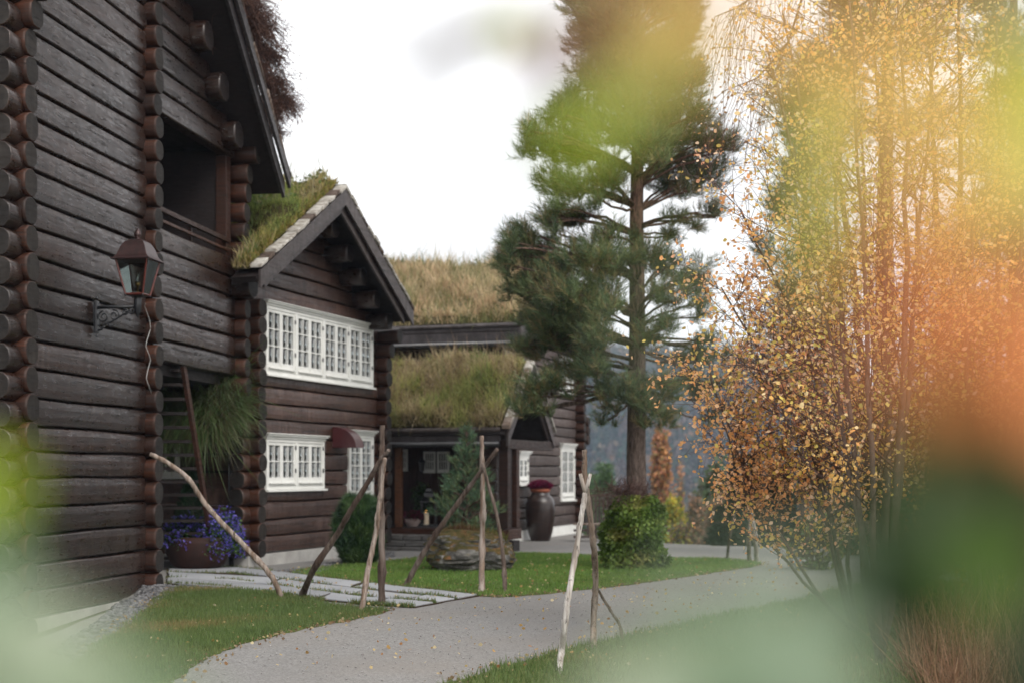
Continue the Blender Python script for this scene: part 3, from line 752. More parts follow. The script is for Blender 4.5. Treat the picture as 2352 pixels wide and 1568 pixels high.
# roof
for sg in (1, -1):
    hw_ = (tipa-apa) if sg > 0 else 2.9; tz_ = apz-hw_*sl1; e_a = apa+sg*hw_
    roof_slab(H1, apa, apz-.30, e_a, tz_-.30, -9.6, .52, .12)
    barge(H1, apa, apz-.10, e_a+sg*-.02, tz_-.10, .60, .27, .05, M['board'])
    barge(H1, apa, apz+.04, e_a+sg*.05, tz_+.035, .68, .235, .05, M['board'])
    for k in range(7):
        f = (k+.7)/7.3; a = apa+sg*f*(4.85 if sg > 0 else 2.1); z = apz-.66-(a-apa)*sg*sl1
        log_end(H1.e, L3(a, -.1, z), L3(a, .24, z), .21, [M['log1'], M['black']], name='purlin_end')  # roof shade put into the colour: dark sides, near-black caps
    # split poles lying along the verge
    for k in range(9):
        f0, f1 = k/9, (k+.96)/9; A = lambda f: apa+sg*f*(hw_+.1); Z = lambda f: apz+.06-f*(hw_+.1)*sl1
        MB().tube([L3(A(f0), .66+U(-.02, .02), Z(f0)), L3(A((f0+f1)/2), .66+U(-.03, .03), Z((f0+f1)/2)), L3(A(f1), .66, Z(f1))], [.035, .04, .033], 7).build('verge_pole', M['pole_dark'], H1.e, smooth=True)
BR = [(.13,.065,.042), (.095,.045,.032), (.16,.085,.055), (.07,.038,.028), (.12,.08,.05)]
sod(H1, tipa-.1, tipz-.02, apa, apz-.02, -9, .50, .15, 16000, .30, BR, droop=(.5, -.3, 0), W=.010)
sod(H1, apa-2.8, apz-2.9*sl1-.02, apa, apz-.02, -9, .50, .15, 5000, .30, GR)
def heather(H, pts, n, size, pal, label=None):
    """a drooping bush of fine dry stems"""
    A_, B_, C_ = [], [], []
    P = []; 
    for (a, out, z, r) in pts:
        for _ in range(int(n*r)):
            b = Vector((a+U(-.25, .25), -(out+U(-.35, .05)), z)); d = Vector((U(.1, 1.1), U(-1.0, .4), U(-.5, .95))).normalized()
            L = r*U(.5, 1.15); q = b
            for k in range(4):
                q2 = q+d*(L/4)+Vector((U(-.03, .03), U(-.03, .03), U(-.02, .02))); A_.append(q[:]); B_.append(q2[:])
                d = (d+Vector((U(-.25, .3), U(-.25, .25), -.30))).normalized(); q = q2
                for _k in range(2):
                    q3 = q+Vector((U(-.09, .09), U(-.09, .09), U(-.13, .04))); A_.append(q[:]); B_.append(q3[:])
    A_, B_ = np.array(A_), np.array(B_); m_ = len(A_)
    V, Fc = sticks_mesh(A_, B_, np.full(m_, .0042), np.full(m_, .0022))
    o = npobj('dry_roof_growth', V, Fc, M['blade'], H.e, col=np.repeat(pick(pal, m_), 6, 0)); o['kind'] = 'stuff'
hp = []
for (u, v, r) in ((600, -40, .85), (640, 40, .62), (655, 110, .5), (672, 175, .52), (662, 235, .42), (690, 220, .40), (620, 0, .7), (610, 60, .5), (625, 140, .45), (650, 285, .22)):
    hx = apa+(tipa-apa)
    a_, z_ = H1.at(u-55*r/.6, v+10, .45); hp.append((a_, .45, z_, r))
heather(H1, hp, 430, .5, [(.16,.080,.060), (.11,.055,.045), (.20,.11,.08), (.08,.045,.038)])
# stair in the passage
S0, S1 = Vector((-4.77, 22.95, 0)), Vector((-4.79, 20.75, 3.15)); inv = H1.e.matrix_world
H1.e.rotation_euler.z; mw = Matrix.Translation(H1.e.location) @ Matrix.Rotation(H1.e.rotation_euler.z, 4, 'Z'); mi = mw.inverted()
st = S1-S0; lat = Vector((-1, -.1, 0))
for k in range(2):
    b = S0+lat*(.95*k); MB().obox(mi @ (b-Vector((0, 0, .0))), mi.to_3x3() @ st, mi.to_3x3() @ (lat*.05), Vector((0, 0, .26))).build('stair_stringer', M['end' if k == 0 else 'black'], H1.e)
for k in range(15):
    b = S0+st*((k+.6)/15.5)+lat*.05; dr = Vector((st.x, st.y, 0)).normalized()
    MB().obox(mi @ (b+Vector((0, 0, .10))), mi.to_3x3() @ (lat*.9), mi.to_3x3() @ (dr*.26), Vector((0, 0, .045))).build('stair_tread', M['black'], H1.e)

# ================================================================== the gabled house with white windows
H2 = House('gabled_log_house', (-4.323, 23.5), .344, label='brown log house with white windows in its gable and grass on the roof', cat='house')
SP2 = .283; R2 = .142; W2 = 5.16; ap2 = 2.60
_, bt = H2.at(795, 432, .8); la, lz = H2.at(590, 612, .8); ra, rz = H2.at(945, 712, .8); aa, az = H2.at(795, 432, .8)
ap2 = aa; az2 = az; ez2 = (lz+rz)/2; hw2 = (ra-la)/2; sl2 = (az2-ez2)/hw2
def half2(z): return (az2-.30-z)/sl2
def wrect(H, u0, v0, u1, v1, out=.045):
    a0, z1 = H.at(u0, v0, out); a1, z0 = H.at(u1, v1, out)
    _, z0b = H.at(u0, v1, out)
    return a0, a1, z0, z1
u_a0, u_zt = H2.at(612, 700, .045); u_a1, _ = H2.at(858, 745, .045); _, u_zb = H2.at(612, 857, .045)
l_a0, l_zt = H2.at(613, 1006, .045); l_a1, _ = H2.at(746, 1000, .045); _, l_zb = H2.at(613, 1124, .045)
t_a0, t_zt = H2.at(803, 997, .045); t_a1, _ = H2.at(859, 997, .045); _, t_zb = H2.at(803, 1152, .045); t_a1 = min(t_a1, W2-.2)
holes = [(u_a0, u_a1, u_zb, u_zt), (l_a0, l_a1, l_zb, l_zt), (t_a0, t_a1, t_zb, t_zt)]
wall_rows(H2, rows(.24, az2-.2, SP2), lambda z: max(.1, ap2-half2(z)), lambda z: min(W2-.1, ap2+half2(z)), holes, M['log2'], seed=4)
column(H2, 0, .22, 4.35, SP2, R2, .23); column(H2, W2, .22, 4.35, SP2, R2, .21, lambda z: max(0, z-3.9)*.6)
z = .25
while z < 3.0:
    log_end(H2.e, L3(.06, -.06, z+.1), L3(-.36+U(-.03, .03), -.06, z+.1), R2, [M['log2'], M['cap']]); z += SP2
z = .25
while z < 4.2:
    log_end(H2.e, L3(W2-.06, -.14, z+.1), L3(W2+.32, -.14, z+.1), R2, [M['log2'], M['cap']]); z += SP2
for zz in rows(.24, 4.3, SP2):
    MB().box(-.08, .10, .25, 7.5, zz, zz+SP2-.02).build('side_log', M['log2'], H2.e); MB().box(W2-.1, W2+.08, .25, 7.5, zz, zz+SP2-.02).build('side_log', M['log2'], H2.e)
for k in range(6):
    MB().box(-.13+k*.9, -.13+(k+1)*.9-.004, -.04, .2, -.35, .235).build('foundation', M['concrete'], H2.e)
MB().box(-.13, .1, .2, 7.4, -.35, .235).build('foundation', M['concrete'], H2.e)
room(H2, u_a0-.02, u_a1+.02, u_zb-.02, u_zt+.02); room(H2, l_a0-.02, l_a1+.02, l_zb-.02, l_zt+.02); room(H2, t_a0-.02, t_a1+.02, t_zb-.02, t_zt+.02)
window(H2, u_a0, u_a1, u_zb, u_zt, 4, 2, 2, 3, .085, curtain=[(0, .04, 0), (.22, .27, 0), (.48, .53, 0), (.62, .88, 0)], label='wide white window of four casements under the gable')
window(H2, l_a0, l_a1, l_zb, l_zt, 2, 2, 2, 2, .095, curtain=[(.0, .07, 0), (.93, 1, 0), (.44, .56, 0)], label='lower white window of two casements')
window(H2, t_a0, t_a1, t_zb, t_zt, 1, 2, 2, 4, .095, curtain=[(0, .3, 0), (.7, 1, 0)], label='tall white window beside the red hood')
for sg in (-1, 1):
    e_a = ap2+sg*hw2
    if sg > 0: roof_slab(H2, ap2, az2-.22, e_a, ez2-.22, -7.5, .74, .10)
    else:
        roof_slab(H2, ap2, az2-.22, .35, az2-.22-(ap2-.35)*sl2, -7.5, .30, .10); roof_slab(H2, ap2, az2-.22, e_a, ez2-.22, .303, .74, .10)
    barge(H2, ap2, az2-.03, e_a, ez2-.03, .80, .27, .04, M['board2'])
    if sg > 0: barge(H2, ap2+.0, az2-.15, e_a-.28, ez2-.15+.28*sl2, .72, .30, .04, M['board2'])
    else: barge(H2, ap2, az2-.20, e_a+.25, ez2-.20+.25*sl2, .73, .22, .04, M['board2'])
    for k in range(5):
        f = (k+.5)/5.2; a = ap2+sg*f*(W2-ap2-.1); z = az2-.47-abs(a-ap2)*sl2
        log_end(H2.e, L3(a, -.1, z), L3(a, .46, z), .165, [M['log1'], M['black']], name='purlin_end')  # darker than the wall logs, painting in the shade below the roof
    for k in range(13):                          # birch bark and split wood holding the turf
        f0, f1 = k/13, (k+.9)/13; A = lambda f: ap2+sg*f*(hw2+.02); Z = lambda f: az2+.0-f*(hw2+.02)*sl2
        MB().obox(L3(A(f0), .60, Z(f0)), (A(f1)-A(f0), 0, Z(f1)-Z(f0)+U(-.02, .02)), (0, -.20-U(0, .04), 0), (U(-.01, .01), 0, .05+U(0, .03))).build('bark_strip', M['bark_birch'] if (U(0, 1) < .6) else M['pole_dark'], H2.e, bevel=.012)
SG = [(0.161,0.227,0.0662), (0.246,0.302,0.085), (0.322,0.36,0.113), (0.473,0.398,0.151), (0.491,0.398,0.227), (0.189,0.265,0.0756)]
def edge_moss(f, g): return np.where(g > .90, .45, 1.0)
sod(H2, .35, az2-(ap2-.35)*sl2, ap2, az2, -7.5, .60, .20, 34000, .32, SG, W=.014, lump=.20, lenf=edge_moss, tall=500, tallpal=[(.2,.17,.1), (.25,.22,.13)])
sod(H2, ap2-hw2+.02, ez2, .348, az2-(ap2-.348)*sl2, .30, .60, .12, 900, .18, SG, W=.014, lump=.06, cell=.15)
sod(H2, ap2+hw2-.02, ez2, ap2, az2, -7.5, .62, .12, 9000, .26, [(.10,.065,.035), (.13,.10,.05), (.08,.085,.035)], W=.012)
n = 1500; f = NR.uniform(.0, 1, n); P = np.stack([ap2-hw2*(1-f), -NR.uniform(.42, .64, n), ez2+(az2-ez2)*f+.10], 1)   # yellow moss along the verge
V, Fc, cc = blades_mesh(P, np.tile([0, 0, 1.0], (n, 1)), NR.uniform(.04, .09, n), np.full(n, .05), NR.normal(0, .04, (n, 3)), pick([(.24,.22,.05), (.20,.20,.05), (.28,.21,.08)], n))
npobj('yellow_moss', V, Fc, M['blade'], H2.e, col=cc)['kind'] = 'stuff'
n = 70; P = []                                  # white flower heads on the roof
for _ in range(n):
    f = U(.3, .95); P.append((ap2-hw2*(1-f), U(.3, 3.6), ez2+(az2-ez2)*f+.30))
V, Fc = ico_stones(np.array(P), NR.uniform(.018, .034, n)); o = npobj('flower_heads', V, Fc, M['white'], H2.e); o['kind'] = 'stuff'
# turf canopy and small window on the side wall, seen through the passage
GS = [(.07,.13,.04), (.10,.17,.06), (.15,.20,.08), (.13,.11,.06), (.22,.26,.15), (.05,.09,.03)]
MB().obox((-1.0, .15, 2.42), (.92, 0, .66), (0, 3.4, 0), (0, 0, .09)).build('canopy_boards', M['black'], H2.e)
MB().obox((-.98, .17, 2.53), (.90, 0, .64), (0, 3.36, 0), (0, 0, .12)).build('turf_bed', M['soil_turf'], H2.e)
def shaggy(n, x0, x1, y0, y1, zf, L, pal, droop, W=.016):
    x = NR.uniform(x0, x1, n); y = NR.uniform(y0, y1, n); P = np.stack([x, y, zf(x, y)], 1)
    up = NR.normal(0, .3, (n, 3)); up[:, 2] += .8; up[:, 0] -= .4; up /= np.linalg.norm(up, axis=1)[:, None]
    LL_ = L*NR.uniform(.5, 1.2, n); bend = NR.normal(0, .45, (n, 3))*LL_[:, None]+np.array(droop)*LL_[:, None]
    V, Fc, cc = blades_mesh(P, up, LL_, np.full(n, W), bend, pick(pal, n, pat(x*3, y*3, 1.5)))
    npobj('sod_grass', V, Fc, M['blade'], H2.e, col=cc)['kind'] = 'stuff'
shaggy(15000, -1.08, -.1, .0, 3.5, lambda x, y: 2.66+(x+1)*.72, .50, GS, (-.35, -.30, -.65))
shaggy(9000, -1.14, -.85, -.05, 3.4, lambda x, y: 2.55-NR.uniform(0, .35, len(x)), .52, GS, (-.15, -.35, -1.25), .018)
shaggy(3500, -1.10, -.3, -.12, .15, lambda x, y: 2.60+(x+1)*.5-NR.uniform(0, .3, len(x)), .45, GS, (-.1, -.5, -1.0), .018)
sw = MB().box(-.16, -.09, 1.28, 1.34, 1.62, 2.2).box(-.16, -.09, 2.1, 2.16, 1.62, 2.2).box(-.18, -.09, 1.25, 2.2, 1.54, 1.62).box(-.16, -.09, 1.34, 2.1, 2.14, 2.2)
for q in range(3): sw.box(-.15, -.10, 1.52+q*.19, 1.54+q*.19, 1.62, 2.14)
sw.box(-.22, -.09, 1.2, 2.25, 1.50, 1.54)
sf = sw.build('side_window', M['white'], H2.e)
for q in range(4): MB().box(-.13, -.12, 1.35+q*.19, 1.51+q*.19, 1.63, 2.13).build('pane', M['glass'], sf)
# dark red sheet hood over the vent
h0, hz1 = H2.at(766, 979, .02); _, hz0 = H2.at(766, 1027, .02); h1, _ = H2.at(800, 1000, .02)
hr = hz1-hz0; mb = MB(); K = 9; ho = .48
hb = H2.w(h0, 0, hz0); HD = empty('vent_hood', hb, H2.e.rotation_euler.z, label='dark red curved metal hood between the two lower windows', cat='vent hood')
arc = [(ho*math.sin(math.pi/2*i/K), hr*math.cos(math.pi/2*i/K)) for i in range(K+1)]; wdt = .34
MB().add([(x, -o_, z) for x in (0, wdt) for o_, z in arc], [(i, i+1, K+2+i, K+1+i) for i in range(K)]).build('hood_sheet', M['hood'], HD, smooth=True)
for x in (0, wdt):
    MB().add([(x, 0, 0)]+[(x, -o_, z) for o_, z in arc], [(0, i+1, i+2) for i in range(K)]).build('hood_cheek', M['hood'], HD)
MB().tube([(wdt/2, .0, hr*.4), (wdt/2, -.3, hr*.4)], .07, 12).build('vent_pipe', M['iron'], HD)

# ================================================================== the far main house
K3 = .344
H3 = House('main_log_house', (-.412, 33.5), K3, label='big log house at the back with long turf roof behind the pine', cat='house')
W3 = 6.87; ap3 = 3.43; az3, ez3, hw3 = 6.86, 4.98, 4.0; sl3 = (az3-ez3)/hw3; SP3 = .26; R3 = .13
def half3(z): return (az3-.3-z)/sl3
b_a0, b_zt = H3.at(1291, 1027, .045); b_a1, _ = H3.at(1321, 1027, .045); _, b_zb = H3.at(1291, 1148, .045)
c_a0, c_zt = H3.at(1193, 1046, .045); c_a1, _ = H3.at(1215, 1046, .045); _, c_zb = H3.at(1193, 1112, .045)
d_a0, d_zt = H3.at(1289, 828, .045); d_a1, _ = H3.at(1318, 828, .045); _, d_zb = H3.at(1289, 902, .045)
e_a0, e_zt = H3.at(1190, 793, .045)
holes = [(b_a0, b_a1, b_zb, b_zt), (c_a0, c_a1, c_zb, c_zt), (d_a0, d_a1, d_zb, d_zt)]
wall_rows(H3, rows(.17, az3-.2, SP3), lambda z: max(.1, ap3-half3(z)), lambda z: min(W3-.1, ap3+half3(z)), holes, M['log3'], seed=6)
column(H3, 0, .15, 4.6, SP3, R3, .25); column(H3, W3, .15, 4.7, SP3, R3, .25)
z = .2
while z < 4.6:
    L_ = .45 if not 2.45 < z < 3.15 else .80
    log_end(H3.e, L3(W3-.06, -.13, z+.1), L3(W3+L_+U(-.03, .03), -.13, z+.1), R3, [M['log3'], M['cap']])
    if 2.45 < z < 3.25: log_end(H3.e, L3(W3+.72, -.4, z), L3(W3+.72, .16, z), R3, [M['end'], M['cap']])
    z += SP3
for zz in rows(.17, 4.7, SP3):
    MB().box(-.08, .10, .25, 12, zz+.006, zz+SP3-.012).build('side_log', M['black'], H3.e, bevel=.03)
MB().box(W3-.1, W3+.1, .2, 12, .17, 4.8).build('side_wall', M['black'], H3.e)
MB().box(-.12, W3+.1, -.03, .2, -.5, .165).box(-.12, .1, .2, 12, -.5, .165).build('foundation', M['white'], H3.e)
window(H3, b_a0, b_a1, b_zb, b_zt, 1, 2, 2, 4, .12, curtain=[(0, 1, 0)], label='tall white ground floor window by the corner')
window(H3, c_a0, c_a1, c_zb, c_zt, 1, 2, 1, 3, .12, curtain=[(0, 1, 0)], label='small white window beside the porch')
window(H3, d_a0, d_a1, d_zb, d_zt, 1, 2, 2, 3, .12, curtain=[(0, 1, 0)], label='tall white upper window seen above the pine branch')
for sg in (-1, 1):
    e_a = ap3+sg*hw3
    roof_slab(H3, ap3, az3-.22, e_a, ez3-.22, -14, .80, .12)
    barge(H3, ap3, az3-.0, e_a, ez3-.0, .86, .28, .05, M['board2']); barge(H3, ap3, az3-.18, e_a-sg*.3, ez3-.18+.3*sl3, .79, .28, .05, M['board2'])
    for k in range(5):
        f = (k+.5)/5; a = ap3+sg*f*(W3-ap3); z = az3-.5-abs(a-ap3)*sl3
        log_end(H3.e, L3(a, -.1, z), L3(a, .55, z), .16, [M['end'], M['cap']], name='purlin_end')
# eaves boards and gutter facing the camera
ea = ap3-hw3
MB().box(ea-.04, ea+.02, -.84, 14, ez3-.34, ez3-.02).build('eaves_board', M['board'], H3.e)
MB().tube([(ea-.10, -.8, ez3-.40), (ea-.10, 14, ez3-.40)], .065, 10).build('gutter', M['gutter'], H3.e, smooth=True)
MB().tube([(ea-.03, -.84, ez3+.02), (ea-.03, 14, ez3+.02)], .06, 8).build('turf_log', M['board'], H3.e, smooth=True)
DRY = [(.075,.10,.035), (.12,.12,.045), (.21,.17,.085), (.33,.26,.15), (.30,.22,.13), (.10,.13,.05)]
DRY2 = [(.085,.12,.035), (.30,.24,.13), (.36,.29,.17), (.28,.19,.11), (.14,.14,.06)]
sod(H3, ap3-hw3, ez3+.02, ap3, az3, -12, .74, .14, 46000, .33, [(0.117,0.156,0.0585), (0.208,0.221,0.0845), (0.442,0.364,0.208), (0.65,0.533,0.338), (0.546,0.39,0.247), (0.26,0.26,0.111)], W=.022, lump=.22, tb=lambda f, g: .12-.55*ss((f-.62)/.3)*(pat(g*9, f*3, 1.0, 2))-.2*(pat(g*14, f*5, 1.0, 4) > .7), lenf=lambda f, g: np.where(f < .12, .75, 1), tall=900, tallpal=[(.36,.28,.17)])
sod(H3, ap3+hw3, ez3+.02, ap3, az3, -12, .74, .16, 5000, .4, DRY, W=.022)

# ================================================================== porch in front of the main house
H4 = House('entrance_porch', (-.1, 29.5), K3, label='low log porch with turf roof and small dark entrance windows', cat='porch')
W4 = 3.15; ap4 = 1.55; ez4 = 2.50; az4 = 3.95; hw4 = 1.62; sl4 = (az4-ez4)/hw4
for sg in (-1, 1):
    e_a = ap4+sg*hw4
    roof_slab(H4, ap4, az4-.18, e_a, ez4-.18, -7, -.02, .10)
    barge(H4, ap4, az4-.0, e_a, ez4-.10, .05, .24, .05, M['board2']); barge(H4, ap4, az4-.14, e_a-sg*.2, ez4-.0, -.02, .24, .04, M['board2'])
    for k in range(8):
        f0, f1 = k/8, (k+.93)/8; A = lambda f: ap4+sg*f*(hw4+.02); Z = lambda f: az4+.01-f*(hw4+.02)*sl4
        MB().obox(L3(A(f0), -.10, Z(f0)), (A(f1)-A(f0), 0, Z(f1)-Z(f0)), (0, -.19, 0), (0, 0, .06+U(0, .03))).build('bark_strip', M['bark_birch'] if (k+sg) % 3 else M['pole'], H4.e, bevel=.012)
e4 = ap4-hw4
MB().box(e4-.05, e4+.02, .12, 7, ez4-.26, ez4-.02).build('eaves_board', M['board'], H4.e)
MB().tube([(e4-.05, .12, ez4+.0), (e4-.05, 7, ez4+.0)], .055, 8).build('turf_log', M['board2'], H4.e, smooth=True)
MB().tube([(e4-.10, .12, ez4-.30), (e4-.10, 7, ez4-.30)], .055, 10).build('gutter', M['gutter'], H4.e, smooth=True)
sod(H4, e4, ez4+.02, ap4, az4, -7, -.10, .16, 30000, .24, [(.22,.27,.09), (.34,.37,.13), (.46,.43,.18), (.40,.32,.19), (.55,.45,.28), (.26,.31,.11)], W=.017, lump=.18, droop=(-.25, 0, -.1), tall=500, tallpal=[(.3,.2,.13), (.25,.17,.11)])
sod(H4, ap4+hw4, ez4+.02, ap4, az4, -7, -.12, .12, 3000, .3, GR, W=.016)
dz = .44; zt4 = ez4-.2
MB().box(-.05, .8, -.05, .16, dz-.23, dz-.02).box(-.05, .16, .16, 7, dz-.23, dz-.02).build('deck_beam', M['end'], H4.e, bevel=.01)
for k in range(20):
    MB().box(.17+k*.15, .17+(k+1)*.15-.01, .17 if k < 4 else 2.2, 6, dz-.05, dz).build('deck_board', M['board'], H4.e)
for (a, b) in ((0.04, .0), (.04, 3.35), (.62, 0)):
    MB().box(a, a+.2, b+.0, b+.2, dz-.0, zt4).build('porch_post', M['end'], H4.e, bevel=.012)
MB().box(.26, .36, .02, .14, dz, zt4).build('porch_post', M['black'], H4.e, bevel=.01)
MB().box(-.12, .28, -.18, .2, -.25, dz-.24).build('post_block', M['black'], H4.e)
MB().box(.0, .18, .2, 7, zt4-.16, zt4).box(.0, 3.1, -.02, .14, zt4-.2, zt4).build('wall_plate', M['end'], H4.e, bevel=.01)
# inner log wall on the right half, plank wall with windows behind, door on the left
zz = dz
while zz < zt4-.1:
    MB().box(.30, .46, .35, .95, zz+.006, min(zz+.25, zt4)-.006).build('log', M['log2'], H4.e, bevel=.03); zz += .25
bk = 1.75
for k in range(26):
    y = .9+k*.17; MB().box(bk, bk+.06, y, y+.163, dz, zt4+.4).build('wall_plank', M['plank'], H4.e, bevel=.006)
for k in range(6):
    MB().box(.46+k*.26, .46+k*.26+.25, .88, .95, dz, zt4+.3).build('wall_plank', M['black'], H4.e)
# two small white windows and one beside the door, built in the plane of the plank wall
def back_window(u0, v0, u1, v1, cols, nrows, off=0.0):
    # the plank wall runs along -n of the porch; seen position gives y along it
    def hit(u, v):
        r = Vector(((u-CX)/F, 1.0)); o = H4.O+H4.d*(bk-.03); q = -H4.n
        det = q.x*(-r.y)+r.x*q.y; a = ((-o.x)*(-r.y)+r.x*(-o.y))/det; t = (q.x*(-o.y)-q.y*(-o.x))/det
        return a, CZ+(HY-v)/F*t
    y1_, z1_ = hit(u0, v0); y0_, z0_ = hit(u1, v1)
    x = bk-.05; mb = MB(); fw = .045
    mb.box(x, x+.05, y0_, y0_+fw, z0_, z1_).box(x, x+.05, y1_-fw, y1_, z0_, z1_).box(x, x+.05, y0_+fw, y1_-fw, z0_, z0_+fw*1.8).box(x, x+.05, y0_+fw, y1_-fw, z1_-fw, z1_)
    fr = mb.build('window', M['white'], H4.e, bevel=.004)
    ia, ib, iz, it = y0_+fw, y1_-fw, z0_+fw*1.8, z1_-fw; bw = .018; pw = (ib-ia-bw*(cols-1))/cols; ph = (it-iz-bw*(nrows-1))/nrows
    b = MB()
    for k in range(1, cols): y = ia+pw*k+bw*(k-1); b.box(x+.01, x+.04, y, y+bw, iz, it)
    for k in range(1, nrows):
        z = iz+ph*k+bw*(k-1)
        for j in range(cols): y = ia+(pw+bw)*j; b.box(x+.012, x+.038, y, y+pw, z, z+bw)
    b.build('glazing_bars', M['white'], fr)
    for k in range(nrows):
        for j in range(cols):
            MB().box(x+.022, x+.028, ia+(pw+bw)*j, ia+(pw+bw)*j+pw, iz+(ph+bw)*k, iz+(ph+bw)*k+ph).build('pane', M['glass'], fr)
back_window(973, 1036, 1000, 1085, 4, 2); back_window(1004, 1036, 1032, 1085, 4, 2); back_window(921, 1031, 936, 1081, 2, 3)
MB().box(.05, .17, 2.42, 2.56, dz, zt4).build('golden_post', M['orangewood'], H4.e, bevel=.008)
# rough stone steps under the deck
SE = empty('stone_steps', H4.w(-.3, -2.6, gf(*H4.w(-.3, -2.6, 0)[:2])), H4.e.rotation_euler.z, label='low steps of rough grey stone below the porch deck', cat='steps')
for r_ in range(3):
    y = -1.25+U(-.1, .1)
    while y < 1.1:
        wd = U(.25, .5); MB().box(-.22+r_*.11, .35, y, y+wd-.015, -.02+r_*.125, -.02+r_*.125+.115).build('stone', M['stoneblock'], SE, bevel=.018); y += wd
# ================================================================== wall lantern, cable
la_, lz_ = H1.at(221, 728, .03)
pl = H1.w(la_, .04, 0); LN = empty('wall_lantern', (pl.x, pl.y, lz_), H1.e.rotation_euler.z-math.pi/2, label='large hexagon style copper lantern on a black scroll bracket on the log wall', cat='lantern')
LN['label'] = 'large brown copper lantern on a black scroll bracket on the log wall'
# local: x runs out from the wall, z up
MB().box(-.03, .015, -.045, .045, -.20, .20).build('wall_plate', M['iron'], LN, bevel=.012)
for zz in (-.235, .235): MB().lathe([(.001, -.02), (.018, -.012), (.02, 0), (.012, .016), (.001, .02)], 10, (0, 0, zz)).build('plate_finial', M['iron'], LN, smooth=True)
MB().tube([(0, 0, .115), (.16, 0, .12), (.50, 0, .12)], .022, 8).build('bracket_arm', M['iron'], LN, smooth=True)
mb = MB()
def spiral(cx, cz, r, t0, turns, th=.011, sgn=1):
    pts = []
    for i in range(26):
        f = i/25; a = t0+sgn*turns*2*math.pi*f; rr = r*(1-.72*f); pts.append((cx+rr*math.cos(a), 0, cz+rr*math.sin(a)))
    mb.tube(pts, th, 6)
spiral(.09, .0, .075, math.pi*.5, 1.4); spiral(.23, .015, .07, math.pi*.6, 1.4, sgn=-1); spiral(.37, .055, .045, math.pi*.7, 1.3, sgn=-1); spiral(.46, .065, .04, math.pi, 1.2)
mb.tube([(.0, 0, -.17), (.06, 0, -.16), (.10, 0, -.09), (.18, 0, -.07), (.30, 0, .0), (.42, 0, .06), (.47, 0, .10)], .012, 6)
mb.tube([(.02, 0, -.1), (.05, 0, -.14), (.11, 0, -.12)], .010, 6).tube([(.15, 0, -.08), (.17, 0, -.13), (.20, 0, -.09)], .010, 6)
mb.build('bracket_scroll', M['iron'], LN, smooth=True)
lx = .535
MB().lathe([(.001, -.08), (.018, -.05), (.024, -.02), (.045, .0), (.048, .14), (.04, .17), (.06, .185), (.06, .20), (.001, .20)], 14, (lx, 0, .06)).build('lamp_socket', M['iron'], LN, smooth=True)
b0, b1, hb = .125, .225, .43; zb = .265
def sq(r, z, rot=math.pi/4): return [(lx+r*math.cos(rot+k*math.pi/2), r*math.sin(rot+k*math.pi/2), z) for k in range(4)]
s_ = math.sqrt(2); Bq = sq(b0*s_*.9, zb); Tq = sq(b1*s_*.9, zb+hb)
for k in range(4): MB().tube([Bq[k], Tq[k]], .013, 4).build('corner_bar', M['lampred'], LN)
mb = MB()
for Q, r in ((Bq, .014), (Tq, .016)):
    for k in range(4): mb.tube([Q[k], Q[(k+1) % 4]], r, 4)
mb.build('lamp_rim', M['lampred'], LN)
for k in range(4):
    q = [Vector(p) for p in (Bq[k], Bq[(k+1) % 4], Tq[(k+1) % 4], Tq[k])]; c = sum(q, Vector())/4; ax_ = Vector((lx, 0, c.z)); q2 = [p+(ax_-p).normalized()*.006 for p in q]
    MB().add([p[:] for p in q]+[p[:] for p in q2], [(0,1,2,3),(7,6,5,4)]).build('glass_pane', M['glass'], LN)
MB().lathe([(b0*s_*.9, 0), (b0*s_*.8, -.02), (.05, -.03)], 4, (lx, 0, zb), rot=math.pi/4, close=True).build('lamp_floor', M['iron'], LN)
for k in range(4): MB().lathe([(.001, -.03), (.016, -.015), (.012, .0), (.001, .01)], 8, Bq[k]).build('foot_knob', M['iron'], LN, smooth=True)
rp = [(1.20, -.012), (1.19, 0), (1.06, .014), (.93, .045), (.84, .10), (.74, .16), (.58, .215), (.34, .25), (.12, .26)]
MB().lathe([(r*b1*s_*.94, z) for r, z in rp], 4, (lx, 0, zb+hb), rot=math.pi/4, close=True).build('lamp_roof', M['lampmetal'], LN, bevel=.004)
MB().lathe([(.03, 0), (.036, .015), (.024, .03), (.043, .055), (.045, .085), (.03, .12), (.008, .155), (.001, .16)], 14, (lx, 0, zb+hb+.24)).build('lamp_finial', M['lampmetal'], LN, smooth=True)
MB().lathe([(.012, 0), (.012, .11), (.03, .12), (.03, .16), (.001, .16)], 12, (lx, 0, zb)).build('bulb_holder', M['brass'], LN, smooth=True)
MB().lathe([(.018, 0), (.022, .05), (.018, .12), (.001, .135)], 12, (lx, 0, zb+.165)).build('glass_bulb', M['glass'], LN, smooth=True)
pts = []
for (u, v) in ((318, 698), (335, 703), (340, 715), (347, 735), (349, 755), (341, 780), (338, 795), (346, 815), (349, 826), (343, 848), (339, 868), (345, 885), (352, 905)):
    a_, z_ = H1.at(u, v, .10); pts.append(H1.w(a_, .08 if u > 330 else .2, z_))
cb = MB().tube(pts, .0045, 6).build('lamp_cable', M['cable'], None, smooth=True); setp(cb, 'thin white cable hanging wavy beside the lantern on the log corner', 'cable')

